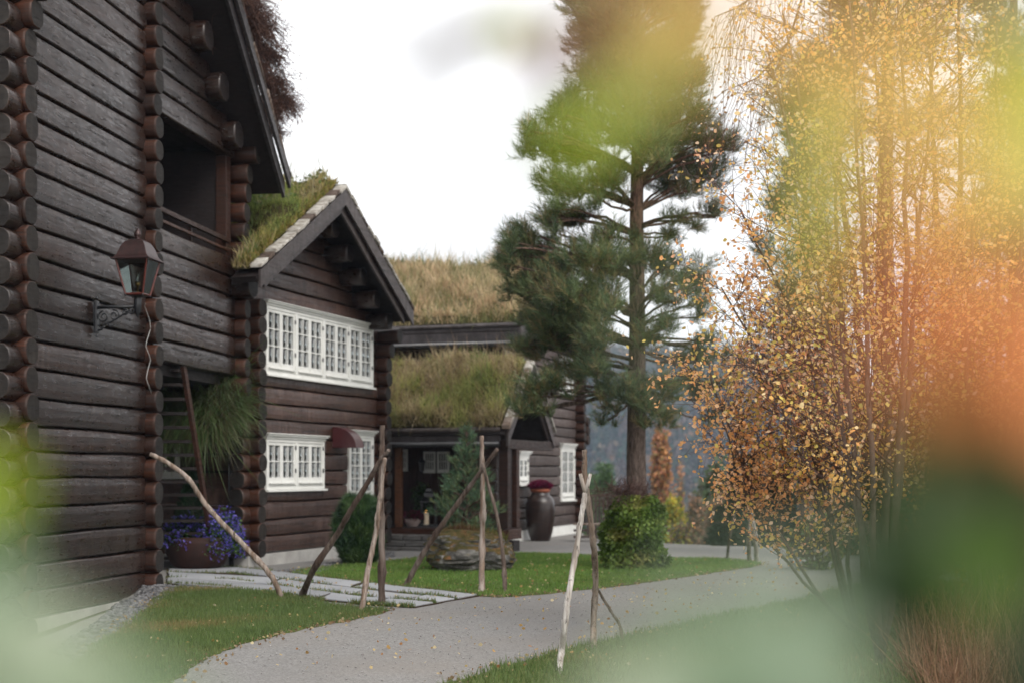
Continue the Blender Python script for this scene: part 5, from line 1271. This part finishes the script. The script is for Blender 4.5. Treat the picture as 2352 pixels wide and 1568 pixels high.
# small pine beside the boulder
g = G(1082, 1296); b = Vector((g.x-.05, BO.location.y+.95, g.z)); kY = b.y; hh = CZ+(HY-985)/F*kY-b.z
pads = []
for k in range(13):
    t = .16+.80*k/12; z = hh*t; wd = (1.02-t)*.98*(.72 if t < .3 else 1)
    for j in range(5 if k < 11 else 2):
        a = 2*math.pi*(j+.5*(k % 2))/5+U(-.3, .3); r = wd*U(.45, .72); pads.append(((r*math.cos(a), r*math.sin(a), z+r*.35), (max(.10, wd*.33), max(.10, wd*.33), max(.08, .13)), 1.0, max(.1, z-.05)))
pads.append(((0, 0, hh*.97), (.07, .07, .12), 2, hh*.9))
pine('young_pine', b, [Vector((0, 0, 0)), Vector((.01, 0, hh*.5)), Vector((0, 0, hh))], .035, pads, 'young green pine about two metres tall beside the boulder', [(.07,.14,.08), (.10,.18,.10), (.14,.22,.12), (.16,.20,.09)], 1.7, .12, 12, .008, M['bark_dark'])

# ================================================================== birches with yellow leaves
YL = [(.92,.54,.16), (.96,.66,.26), (.90,.46,.16), (.97,.74,.40), (.85,.68,.18), (.94,.60,.20), (.96,.66,.46), (.60,.56,.16)]
def birch(base, stems, label, nleaf=7000, leaf=.046, seed=0, name='birch_tree', pal=YL, bark=None, indiv=0, side=16, twn=7, spread=1.0, lowest=.12, cat='birch tree', keep=lambda p: True):
    r = random.Random(seed); e = empty(name, base, 0, label=label, cat=cat); LP, LD = [], []; SA, SB, S0_, S1_ = [], [], [], []
    b = Vector(base)
    for (top, r0) in stems:
        top = Vector(top)-b; K = 12; off = Vector((r.gauss(0, .12), r.gauss(0, .12), 0)); pts = []
        for i in range(K+1):
            t = i/K; q = Vector((top.x*(t**.85), top.y*t, top.z*t))+off*math.sin(math.pi*t)+Vector((r.gauss(0, .012), r.gauss(0, .012), 0)); pts.append(q)
        MB().tube(pts, [r0*(1-.85*i/K)+.004 for i in range(K+1)], 8).build('trunk', bark or M['bark_dark'], e, smooth=True)
        L = top.length; mb = MB()
        for k in range(side):
            t = lowest+(1-lowest)*(k+r.random())/side; f = t*K; i = min(int(f), K-1); p = pts[i].lerp(pts[i+1], f-i)
            a = r.uniform(0, 2*math.pi); l = spread*(.35+1.15*(1-t*.7))*r.uniform(.6, 1.2)*L/5.5
            d = Vector((math.cos(a), math.sin(a)*.75, r.uniform(.35, 1.0))).normalized(); bp = [p]; q = p
            for s_i in range(6):
                q = q+d*l/6; d = (d+Vector((r.gauss(0, .12), r.gauss(0, .12), .03+r.gauss(0, .07)))).normalized(); bp.append(q)
            mb.tube(bp, [max(.003, r0*.34*(1-.5*t)*(1-.8*j/6)) for j in range(7)], 4, cap=False)
            for w_ in range(twn):
                j = r.randrange(1, 7); q = bp[j]; dd = (d+Vector((r.gauss(0, .6), r.gauss(0, .6), r.gauss(.05, .5)))).normalized(); tl_ = r.uniform(.18, .5)*spread
                q1 = q+dd*tl_*.5; dd = (dd+Vector((0, 0, -.15))).normalized(); q2 = q1+dd*tl_*.5
                for A_, B_, ra, rb in ((q, q1, .0035, .0025), (q1, q2, .0025, .0015)): SA.append(A_[:]); SB.append(B_[:]); S0_.append(ra); S1_.append(rb)
                for z_ in range(3):
                    tt = r.random(); LP.append((q.lerp(q2, tt))[:]); q3 = q.lerp(q2, tt); q4 = q3+Vector((r.gauss(0, 1), r.gauss(0, 1), r.gauss(.2, .7))).normalized()*tl_*.45
                    SA.append(q3[:]); SB.append(q4[:]); S0_.append(.002); S1_.append(.0012); LP.append(q4[:]); LP.append(q3.lerp(q4, .55)[:]); LP.append(q2[:])
        mb.build('branch', M['twig'], e)['kind'] = 'stuff'
    V, Fc = sticks_mesh(np.array(SA), np.array(SB), np.array(S0_), np.array(S1_)); npobj('twigs', V, Fc, M['twig'], e)['kind'] = 'stuff'
    LP = np.array(LP); idx = NR.permutation(len(LP))[:nleaf]; LP = LP[idx]+NR.normal(0, .02, (len(idx), 3)); n = len(LP)
    c = pick(pal, n, np.clip(pat(LP[:, 0]*1.3, LP[:, 2]*1.3, 1.2, seed)+NR.normal(0, .18, n), 0, .999))
    sz = NR.uniform(.55, 1.25, n)*leaf
    V, Fc, cc = leaves_mesh(LP, sz, c, .15)
    if indiv:                                      # the leaves that show largest, each on its own
        W_ = LP+np.array(b); k = W_[:, 1] < 1e9; uu = W_[:, 0]/W_[:, 1]; vv = (W_[:, 2]-CZ)/W_[:, 1]
        ok = (uu > -.02) & (uu < .35) & (vv < .33) & (vv > -.06); score = np.where(ok, sz/W_[:, 1], 0); top_ = np.argsort(-score)[:indiv]
        Vr = V.reshape(n, 6, 3); f4 = Fc[:4]-Fc[:4].min()
        mats = [M['leaf']]
        for i in top_:
            o = npobj('leaf', Vr[i]-LP[i], [[0,1,2],[1,3,4],[1,4,2],[3,5,4]], M['leaf'], e, col=np.repeat(c[i][None], 6, 0)); o.location = LP[i]
        m_ = np.ones(n, bool); m_[top_] = False
        V = Vr[m_].reshape(-1, 3); cc = cc.reshape(n, 6, 3)[m_].reshape(-1, 3); n2 = m_.sum()
        Fc = (np.array([[0,1,2],[1,3,4],[1,4,2],[3,5,4]])[None]+(np.arange(n2)*6)[:, None, None]).reshape(-1, 3)
    npobj('foliage', V, Fc, M['leaf'], e, col=cc)['kind'] = 'stuff'; return e
def T(u, v, Y): return D(u, v, Y)
b = G(2020, 1500)
birch((2.95, 11.4, gf(2.95, 11.4)), [(T(1990, -80, 12.2), .036), (T(2060, -60, 11.6), .034), (T(1890, 60, 11.8), .024), (T(1950, -30, 11.0), .026), (T(1820, 330, 11.9), .020), (T(2150, 20, 12), .028)],
      'many stemmed yellow birch right of the drive, nearest the lawn tip', 9000, .040, 1, indiv=290, side=20, twn=8, spread=1.0, lowest=.22)
birch((3.3, 13.6, gf(3.3, 13.6)), [(T(1660, 660, 12.9), .019), (T(1625, 830, 13.0), .016), (T(1700, 480, 13.2), .02), (T(1760, 860, 12.6), .018), (T(1660, 960, 12.6), .014), (T(1800, 640, 13.2), .02)],
      'low spreading birch thicket whose leafy branches reach left over the lawn', 10000, .045, 2, pal=[(.92,.50,.20), (.96,.60,.34), (.88,.42,.16), (.82,.62,.16), (.95,.68,.46), (.60,.42,.12), (.90,.46,.26)], side=17, twn=11, spread=1.0, lowest=.30)
birch((4.2, 12.6, gf(4.2, 12.6)), [(T(2200, -60, 12.5), .05), (T(2290, 60, 12.0), .04), (T(2120, -100, 13), .045), (T(2240, 420, 12), .03), (T(2360, 240, 12), .035), (T(2180, 620, 12.2), .03)],
      'full yellow birch at the right edge of the picture', 10000, .041, 3, side=20, twn=9, spread=1.05, lowest=.25)
birch((4.6, 16.5, gf(4.6, 16.5)), [(T(1800, 30, 17), .06), (T(1760, 100, 16.5), .045), (T(1900, -80, 17), .06), (T(1980, 300, 16), .05), (T(2100, 400, 16), .05), (T(1850, 600, 16), .04)],
      'taller thinner yellow birch behind the nearest ones', 6000, .042, 4, side=18, twn=7, spread=.8, lowest=.3)
birch((5.2, 15.0, gf(5.2, 15.0)), [(T(2060, 760, 15), .04), (T(2200, 700, 15), .04), (T(2320, 650, 15), .04), (T(1960, 900, 14.6), .03), (T(2120, 980, 14.2), .03), (T(2260, 960, 14.2), .03)],
      'reddish brown leafy thicket low at the right behind the birches', 12500, .044, 6, side=16, twn=9, spread=.9, lowest=.1, pal=[(.42,.16,.05), (.55,.24,.07), (.34,.13,.06), (.62,.34,.10), (.28,.12,.07)])
# drooping fine birch twigs at the top, hanging left of the crown
e = empty('hanging_birch_branch', T(1900, -260, 18), 0, label='long thin birch branch with hanging twigs beside the pine top', cat='branch'); eb = Vector(e.location); SA, SB, LPp = [], [], []
mb = MB(); spine = [T(u, v, 18)-eb for u, v in ((1900, -260), (1830, -120), (1750, -20), (1690, 20), (1640, 40))]; mb.tube(spine, [.03, .024, .018, .01, .005], 6); 
spine2 = [T(u, v, 18)-eb for u, v in ((1900, -260), (1860, -60), (1810, 100), (1740, 180), (1660, 210))]; mb.tube(spine2, [.03, .02, .014, .009, .004], 6); mb.build('limb', M['twig'], e, smooth=True)
for sp in (spine, spine2):
    for k in range(46):
        f = U(.25, 1)*(len(sp)-1); i = min(int(f), len(sp)-2); p = sp[i].lerp(sp[i+1], f-i); d = Vector((U(-.5, .2), U(-.3, .3), U(-.9, -.2))).normalized()
        for s_i in range(9):
            q = p+d*.13; SA.append(p[:]); SB.append(q[:]); d = (d+Vector((U(-.25, .15), U(-.2, .2), -.22))).normalized(); p = q
            if rnd.random() < .45: LPp.append(q[:])
V, Fc = sticks_mesh(np.array(SA), np.array(SB), np.full(len(SA), .0035), np.full(len(SA), .003)); npobj('twigs', V, Fc, M['twig'], e)['kind'] = 'stuff'
V, Fc, cc = leaves_mesh(np.array(LPp), NR.uniform(.03, .05, len(LPp)), pick([(.5,.24,.10), (.6,.32,.12), (.3,.16,.07)], len(LPp))); npobj('foliage', V, Fc, M['leaf'], e, col=cc)['kind'] = 'stuff'
# ================================================================== trees beyond the edge of the drive
def distant(name, u, vtop, wpx, Y, kind, pal, label, n=2200, size=.16, trunkmat='bark_dark', base_drop=None, cat=None):
    X = (u-CX)/F*Y; z0 = gf(X, Y)-.2; h = CZ+(HY-vtop)/F*Y-z0; W = wpx/F*Y/2
    e = empty(name, (X, Y, z0), 0, label=label, cat=cat or name.replace('_', ' ')); MB().tube([(0, 0, 0), (U(-.1, .1), 0, h*.5), (0, 0, h*.95)], [h*.016+.03, h*.011+.02, .015], 8).build('trunk', M[trunkmat], e, smooth=True)
    t = NR.uniform(0, 1, n); a = NR.uniform(0, 2*np.pi, n)
    if kind == 'cone':
        t = t**1.35; tier = .75+.3*np.abs(np.sin(t*math.pi*9)); R_ = W*(1-t)**.8*tier*NR.uniform(.3, 1.05, n)**.5
        P = np.stack([R_*np.cos(a), R_*np.sin(a), h*(.06+.94*t)-R_*.25], 1); ax = np.stack([np.cos(a), np.sin(a), np.full(n, -.05)], 1)
        V, Fc, cc = tufts_mesh(P, ax, NR.uniform(.8, 1.4, n)*size*1.6, pick(pal, n), 7, size*.20, .6); mt = M['needle']
    else:
        nc = 26; cz = NR.uniform(.25, .95, nc); ca = NR.uniform(0, 2*np.pi, nc); cr = NR.uniform(.1, .75, nc)*np.sin(np.clip(cz, 0, .98)*math.pi)**.5
        C_ = np.stack([cr*np.cos(ca)*W, cr*np.sin(ca)*W, cz*h], 1); k = NR.integers(0, nc, n); d = NR.normal(size=(n, 3)); d /= np.linalg.norm(d, axis=1)[:, None]
        P = C_[k]+d*NR.uniform(.4, 1, (n, 1))*np.array([W*.36, W*.36, h*.12]); tone = NR.uniform(.65, 1.35, nc)[k][:, None]
        V, Fc, cc = leaves_mesh(P, NR.uniform(.7, 1.3, n)*size, pick(pal, n)*tone); mt = M['leaf']
        A_ = np.tile([0, 0, h*.35], (nc, 1))+NR.normal(0, .05, (nc, 3)); A_[:, 2] = C_[:, 2]*.6; V2, F2 = sticks_mesh(A_, C_, np.full(nc, .05), np.full(nc, .015)); npobj('limbs', V2, F2, M['twig'], e)['kind'] = 'stuff'
        m_ = 500; k = NR.integers(0, nc, m_); V2, F2 = sticks_mesh(C_[k], C_[k]+NR.normal(0, 1, (m_, 3))*np.array([W*.3, W*.3, h*.08]), np.full(m_, .014), np.full(m_, .006)); npobj('twigs', V2, F2, M['twigpale'], e)['kind'] = 'stuff'
    npobj('foliage', V, Fc, mt, e, col=cc)['kind'] = 'stuff'; return e
OR = [(.50,.24,.12), (.58,.32,.14), (.34,.15,.08), (.30,.22,.08)]; YG = [(.30,.30,.04), (.42,.38,.05), (.22,.26,.04), (.50,.36,.06)]
DK = [(.010,.024,.014), (.018,.035,.020), (.025,.045,.024)]; GG = [(0.0725,0.123,0.058), (0.102,0.152,0.0725), (0.145,0.174,0.087)]; BN_ = [(0.232,0.145,0.102), (0.319,0.189,0.116), (0.16,0.123,0.087), (0.189,0.174,0.087), (0.406,0.217,0.116)]
LG = [(.07,.13,.06), (.10,.17,.07), (.12,.19,.08)]
distant('spruce_tree', 1388, 1062, 62, 62, 'cone', LG, 'young light green conifer behind the railing', 2600, .20)
distant('spruce_tree', 1352, 1085, 50, 66, 'cone', LG, 'light green conifer half hidden by the house corner', 1800, .20)
distant('birch_tree', 1510, 990, 84, 75, 'round', OR, 'orange leaved birch just right of the pine trunk', 4200, .22)
distant('birch_tree', 1500, 1180, 60, 60, 'round', OR+GG, 'orange and green low birch behind the climber', 2200, .18)
distant('bush', 1545, 1130, 92, 44, 'round', YG, 'yellow green bush right behind the climber', 3800, .13, cat='bush')
distant('bush', 1572, 1205, 80, 40, 'round', YG+BN_, 'low yellowing bush at the edge of the drive', 2200, .11, cat='bush')
distant('pine_tree', 1632, 1045, 110, 60, 'round', GG, 'grey green round topped pine beyond the drive', 4200, .20)
distant('bush', 1600, 1150, 110, 50, 'round', BN_, 'brown bush with thinning leaves beyond the drive', 3200, .14, cat='bush')
distant('bush', 1660, 1140, 120, 46, 'round', BN_, 'bare brownish bush left of the far poles', 3000, .13, cat='bush')
distant('birch_tree', 1562, 1095, 36, 120, 'round', OR, 'small orange tree far down the slope', 900, .3)
distant('spruce_tree', 1712, 1045, 120, 36, 'cone', DK, 'dark spruce right behind the far poles', 5200, .14)
distant('spruce_tree', 1672, 1160, 90, 34, 'cone', DK, 'low dark spruce left of the far poles', 2600, .12)
distant('spruce_tree', 1790, 1090, 140, 38, 'cone', DK, 'broad dark spruce behind the birch thicket', 4200, .14)
distant('bush', 1780, 1060, 180, 52, 'round', BN_, 'tall brown thinning bush behind the dark spruces', 3600, .15, cat='bush')
distant('spruce_tree', 1890, 1000, 170, 40, 'cone', DK+GG, 'dark green spruce below the yellow birches', 4200, .15)
distant('bush', 1990, 1020, 220, 36, 'round', BN_+GG, 'brown green bush under the many stemmed birch', 4000, .14, cat='bush')
distant('spruce_tree', 2110, 900, 240, 38, 'cone', DK+GG, 'large spruce behind the reddish thicket', 5200, .17)
distant('spruce_tree', 2260, 950, 260, 34, 'cone', DK+GG, 'spruce right of the large one near the picture edge', 5200, .16)
distant('bush', 2200, 1120, 300, 26, 'round', GG+DK, 'dense green brush at the lower right', 6000, .12, cat='bush')
distant('bush', 2400, 1050, 320, 24, 'round', GG+DK, 'dense dark brush at the right edge', 6000, .12, cat='bush')
distant('bush', 2010, 1200, 200, 28, 'round', GG+BN_, 'low green brown brush beside the drive bend', 4000, .11, cat='bush')

# far wooded hillside: one mass
def forest(name, n, y0, y1, label, hmin, hmax, pals, x0=-.02, x1=.40):
    Y = NR.uniform(y0, y1, n); X = NR.uniform(x0, x1, n)*Y; Z = gz(X, Y); H_ = NR.uniform(hmin, hmax, n); sp = NR.uniform(0, 1, n) < .62
    patch = pat(X/60, Y/70, 1.0); t = patch*.6+NR.uniform(0, .4, n)
    c = np.where(sp[:, None], pick(pals[0], n, t), pick(pals[1], n, t))
    K = 26; u_ = NR.uniform(0, 1, (n, K)); a = NR.uniform(0, 2*np.pi, (n, K))
    R_ = np.where(sp[:, None], (1-u_)**.85*.19, np.sqrt(np.clip(1-(2*u_-.9)**2, .02, 1))*.26)*H_[:, None]*NR.uniform(.6, 1.1, (n, K))
    cx = X[:, None]+R_*np.cos(a); cy = Y[:, None]+R_*np.sin(a); cz = Z[:, None]+(u_*.95+.05)*H_[:, None]
    C_ = np.stack([cx, cy, cz], -1).reshape(-1, 3); s_ = np.repeat(H_*np.where(sp, .095, .11), K)[:, None]
    d1 = NR.normal(size=(n*K, 3)); d2 = NR.normal(size=(n*K, 3)); d1 /= np.linalg.norm(d1, axis=1)[:, None]; d2 /= np.linalg.norm(d2, axis=1)[:, None]
    d1[:, 2] -= .5
    V = np.stack([C_+d1*s_, C_+d2*s_, C_-(d1+d2)*s_*.6], 1).reshape(-1, 3)
    cc = np.repeat(np.repeat(c, K, 0)*NR.uniform(.8, 1.2, (n*K, 1)), 3, 0)
    o = npobj(name, V, np.arange(len(V)).reshape(-1, 3), M['forest'], col=cc); setp(o, label, 'forest', kind='stuff')
FP0 = [(.018,.038,.028), (.026,.05,.034), (.035,.06,.038), (.05,.075,.045)]; FP1 = [(.08,.09,.055), (.12,.095,.065), (.10,.08,.07), (.10,.08,.07), (.19,.12,.075)]
forest('hillside_forest', 11000, 520, 1120, 'far wooded hillside fading blue behind the pine trunk', 11, 19, (FP0, FP1), x1=.32)
forest('valley_wood', 2600, 200, 520, 'dark spruce wood down in the valley below the drive', 9, 15, ([(.014,.03,.024), (.02,.042,.03)], FP1))

# tall dry grass and weeds at the bottom right
def weeds(n, poly, h, pal, label, wid=.008, name='dry_grass'):
    P = np.array(poly); lo, hi = P.min(0), P.max(0); x = NR.uniform(lo[0], hi[0], n); y = NR.uniform(lo[1], hi[1], n); k = inside(x, y, P.tolist()); x, y = x[k], y[k]
    k = pat(x*2, y*2, 1.4) > .30; x, y = x[k], y[k]; m_ = len(x)
    up = NR.normal(0, .35, (m_, 3)); up[:, 2] = 1; up /= np.linalg.norm(up, axis=1)[:, None]; L = h*NR.uniform(.4, 1.2, m_)
    V, Fc, cc = blades_mesh(np.stack([x, y, gz(x, y)], 1), up, L, np.full(m_, wid), NR.normal(0, .35, (m_, 3))*L[:, None], pick(pal, m_, pat(x*2, y*2, 1.7)))
    setp(npobj(name, V, Fc, M['blade'], col=cc), label, 'grass', kind='stuff')
weeds(26000, [(2.6, 8.5), (6.5, 8.5), (7.5, 14.5), (3.6, 13.0), (3.0, 11)], .62, [(.26,.15,.09), (.20,.11,.065), (.34,.22,.13), (.13,.09,.05), (.09,.09,.035)], 'tall tangled brown dry grass at the bottom right')
weeds(9000, [(2.2, 9.0), (3.4, 9.0), (4.0, 15), (6, 20), (9, 24), (7, 25), (4.2, 18), (2.7, 12)], .22, [(.07,.10,.03), (.12,.12,.05), (.20,.16,.08)], 'knee high mixed grass under the birches')
shrub('bramble', 2150, 1480, 130, 120, [(.06,.09,.025), (.13,.12,.03), (.22,.15,.05), (.05,.07,.02)], 'straggly green and yellow weeds in the brown grass', 700, True, size=.07, seed=8, dy=.2)
shrub('fern_clump', 1880, 1310, 130, 130, [(.14,.16,.05), (.25,.24,.08), (.10,.13,.05)], 'pale green rowan sapling at the drive bend', 600, True, size=.07, seed=9, dy=.2)
# litter gathered along the lawn edges
for PL, nm in ((LL, 'beside the near lawn'), (LMi, 'along the middle lawn'), (LR, 'along the right verge')):
    E = np.array(PL); i = NR.integers(0, len(E), 900); P2 = E[i]+NR.normal(0, .09, (900, 2)); ok = (P2[:, 1] > 8)&(np.abs(P2[:, 0]/P2[:, 1]) < .4); P2 = P2[ok]; m_ = len(P2)
    V, Fc, cc = leaves_mesh(np.column_stack([P2, gz(P2[:, 0], P2[:, 1])+.04]), NR.uniform(.02, .045, m_), pick([(.26,.17,.09), (.36,.25,.13), (.18,.12,.07), (.45,.35,.2), (.2,.18,.12)], m_), .95, .8)
    setp(npobj('leaf_litter', V, Fc, M['leaf'], col=cc), 'brown leaf litter and crumbs '+nm, 'litter', kind='stuff')
# fallen leaves
n = 1000; x = NR.uniform(-3.5, 4.2, n); y = NR.uniform(11, 26, n); P = np.stack([x, y, gz(x, y)+.055], 1)
V, Fc, cc = leaves_mesh(P, NR.uniform(.022, .045, n), pick([(.45,.28,.10), (.55,.42,.20), (.35,.18,.08), (.6,.5,.3)], n), .96, .8); setp(npobj('fallen_leaves', V, Fc, M['leaf'], col=cc), 'pale fallen birch leaves scattered on lawn and drive', 'leaves', kind='stuff')

# air
hz = MB().box(-1100, 1100, -30, 1460, -62, 112).build('haze', [], None); setp(hz, kind='stuff')
hm = bpy.data.materials.new('air'); hm.use_nodes = True; t_ = hm.node_tree; t_.nodes.clear(); o_ = t_.nodes.new('ShaderNodeOutputMaterial'); v_ = t_.nodes.new('ShaderNodeVolumePrincipled')
v_.inputs['Color'].default_value = (.64, .76, .96, 1); v_.inputs['Density'].default_value = .00028; v_.inputs['Anisotropy'].default_value = 0
t_.links.new(v_.outputs[0], o_.inputs['Volume']); hz.data.materials.append(hm)
# ================================================================== shrub right in front of the lens
# a bush rooted on the verge; its twigs reach up past the camera, leaves a hand's breadth to a metre away
FB = empty('near_bush', (.35, .62, gf(.35, .62)), 0, label='leafy bush very close to the camera, its green and orange leaves wholly blurred', cat='bush')
fb = Vector(FB.location)
_lm = {}
def leaf_mesh(c):
    if c in _lm: return _lm[c]
    o_ = [(0, 0), (.10, .16), (.28, .30), (.50, .34), (.72, .25), (.88, .11), (1, 0)]; V = []
    for x, w_ in o_: V += [(x-.5, w_, .06*math.sin(x*3)+w_*.18), (x-.5, 0, .06*math.sin(x*3)), (x-.5, -w_, .06*math.sin(x*3)+w_*.18)]
    F_ = []
    for i in range(6): b = i*3; F_ += [(b, b+3, b+4, b+1), (b+1, b+4, b+5, b+2)]
    _lm[c] = npmesh('leaf', V, F_, LM[c], smooth=True); return _lm[c]
tw = []
def fl(u, v, dist, size, c, asp=1.0, ang=None, tilt=.35, asph=1.0):
    p = D(u, v, dist); o = bpy.data.objects.new('leaf', leaf_mesh(c)); link(o, FB)
    a = U(0, 6.28) if ang is None else math.radians(ang)
    # leaf blade roughly facing the light in front, tipped a little
    Rm = Matrix.Rotation(a, 3, 'Y') @ Matrix.Rotation(math.radians(90)+U(-tilt, tilt), 3, 'X')
    o.matrix_local = Matrix.LocRotScale(p-fb, Rm.to_quaternion(), Vector((size, size*1.45*asp, size)))
    tw.append(p-fb)
LEAVES = [
 # bottom left sage
 (60,1580,.42,0.0580,'pale'), (190,1640,.40,0.0500,'sage'), (290,1680,.40,0.0400,'pale'), (-60,1470,.42,0.0500,'sage'), (60,1480,.40,0.0300,'pale'), (150,1500,.36,0.0240,'pale'), (-30,1330,.38,0.0220,'sage'), (380,1680,.36,0.0250,'sage'),
 # left lime
 (-30,1130,.42,0.0280,'lime'), (-15,1190,.38,0.0160,'green'),
 # lower middle right sage green
 (1560,1590,.42,0.0418,'sage'), (1700,1560,.42,0.0400,'mint'), (1450,1650,.38,0.0313,'pale'), (1830,1620,.40,0.0365,'mint'), (1640,1460,.34,0.0157,'sage'), (1440,1560,.34,0.0139,'pale'), (1800,1440,.36,0.0191,'mint'), (1500,1440,.30,0.0087,'pale'), (1930,1500,.38,0.0209,'mint'),
 # dark mass right
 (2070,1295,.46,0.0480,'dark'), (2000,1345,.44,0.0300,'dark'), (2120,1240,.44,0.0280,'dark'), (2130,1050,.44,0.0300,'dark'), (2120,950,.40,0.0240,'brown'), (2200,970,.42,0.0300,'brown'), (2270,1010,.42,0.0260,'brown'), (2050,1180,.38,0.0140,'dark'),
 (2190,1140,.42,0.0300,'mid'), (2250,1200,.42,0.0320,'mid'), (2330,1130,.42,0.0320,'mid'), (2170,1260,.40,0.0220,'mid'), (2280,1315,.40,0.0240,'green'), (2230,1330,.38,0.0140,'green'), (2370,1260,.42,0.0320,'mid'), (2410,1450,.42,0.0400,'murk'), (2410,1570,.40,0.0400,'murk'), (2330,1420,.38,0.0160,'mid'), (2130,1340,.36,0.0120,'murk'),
 # orange right edge
 (2465,880,.40,0.0400,'orange'), (2440,980,.36,0.0200,'orange'), (2350,780,.27,0.0115,'orange'), (2440,700,.32,0.0180,'orange'), (2260,860,.26,0.0123,'orange'), (2180,760,.25,0.0112,'orange'), (2080,640,.25,0.0103,'orange'), (2260,660,.25,0.0103,'orange'), (2150,560,.24,0.0092,'orange'),
 (2010,500,.24,0.0080,'red'), (2220,480,.24,0.0105,'amber'), (2010,740,.24,0.0092,'orange'), (2120,860,.25,0.0103,'orange'),
 # yellow green right top
 (2400,320,.42,0.0420,'yellow'), (2390,180,.40,0.0280,'lime'), (2330,420,.32,0.0150,'yellow'), (2420,40,.40,0.0300,'mint'), (2130,80,.24,0.0074,'gold'), (2250,200,.24,0.0083,'gold'), (2010,130,.24,0.0105,'amber'), (2230,330,.24,0.0083,'gold'), (1940,40,.24,0.0105,'amber'),
 # olive vertical streak
 (1862,240,.46,0.0160,'olive'), (1866,330,.46,0.0170,'olive'), (1864,430,.46,0.0170,'olive'), (1868,530,.46,0.0160,'olive'), (1876,620,.44,0.0140,'olive'),
 # olive diagonal over the pine
 (1550,130,.42,0.0180,'olive'), (1490,200,.42,0.0200,'olive'), (1420,255,.42,0.0190,'olive'), (1340,305,.40,0.0170,'lime'), (1275,338,.40,0.0140,'lime'), (1570,70,.38,0.0120,'olive'),
 # orange glow on top
 (1440,0,.27,0.0112,'amber'), (1560,-10,.27,0.0123,'amber'), (1690,10,.26,0.0131,'amber'), (1810,60,.25,0.0105,'amber'), (1490,90,.26,0.0092,'amber'), (1330,-20,.26,0.0066,'rose'), (1640,120,.25,0.0092,'amber'), (1340,120,.26,0.0049,'rose'),
 (1900,120,.24,0.0109,'gold'), (2060,220,.24,0.0125,'gold'), (2160,160,.24,0.0125,'gold'), (2060,380,.24,0.0125,'gold'), (2280,100,.24,0.0140,'gold'), (1960,300,.24,0.0093,'gold'), (2180,420,.24,0.0125,'gold'), (1860,820,.24,0.0049,'rose'), (2300,560,.25,0.0131,'amber'), (1760,480,.24,0.0049,'rose'),
 (1170,70,.60,0.0200,'olive'), (1090,85,.60,0.0140,'brown'), (1240,130,.60,0.0180,'rose'), (960,150,.60,0.0120,'brown'),
 # thin veils
 (1520,760,.27,0.0080,'sage'), (1500,650,.27,0.0060,'olive'), (1640,1300,.30,0.0110,'mint'), (1860,1300,.30,0.0120,'mint'),
]
for L_ in LEAVES: fl(*L_)
# twigs: every leaf hangs on a stem that runs down to the root, kept off to the sides of the view
mb = MB()
mb.tube([D(1150, 50, .62)-fb+Vector((0, 0, .0)), D(1190, 60, .62)-fb, D(1080, 75, .62)-fb, D(1010, 110, .62)-fb, D(930, 165, .60)-fb][1:], [.0050, .005, .0045, .003], 6)
mb.tube([D(1190, 60, .62)-fb, D(1270, 180, .6)-fb, D(1300, 80, .5)-fb, D(1400, -80, .45)-fb, D(1500, -300, .45)-fb], [.0048, .0042, .0042, .003, .004], 6)
root = Vector((0, 0, 0)); right = D(2480, 700, .42)-fb; rightlow = D(2450, 1750, .42)-fb; righttop = D(2500, -250, .42)-fb; bottom = D(1600, 1850, .42)-fb; left = D(-150, 1800, .42)-fb
mb.tube([root, (root+rightlow)/2+Vector((.02, 0, 0)), rightlow, right, righttop, D(2000, -420, .42)-fb, D(1500, -300, .45)-fb], [.012, .010, .009, .006, .004, .003, .003], 8)
mb.tube([root, (root+bottom)/2, bottom, D(1650, 1640, .44)-fb], [.008, .006, .004, .002], 6)
mb.tube([root, (root+left)/2, left, D(-150, 1200, .42)-fb], [.009, .007, .004, .003], 6)
mb.build('stem', M['twig'], FB, smooth=True)
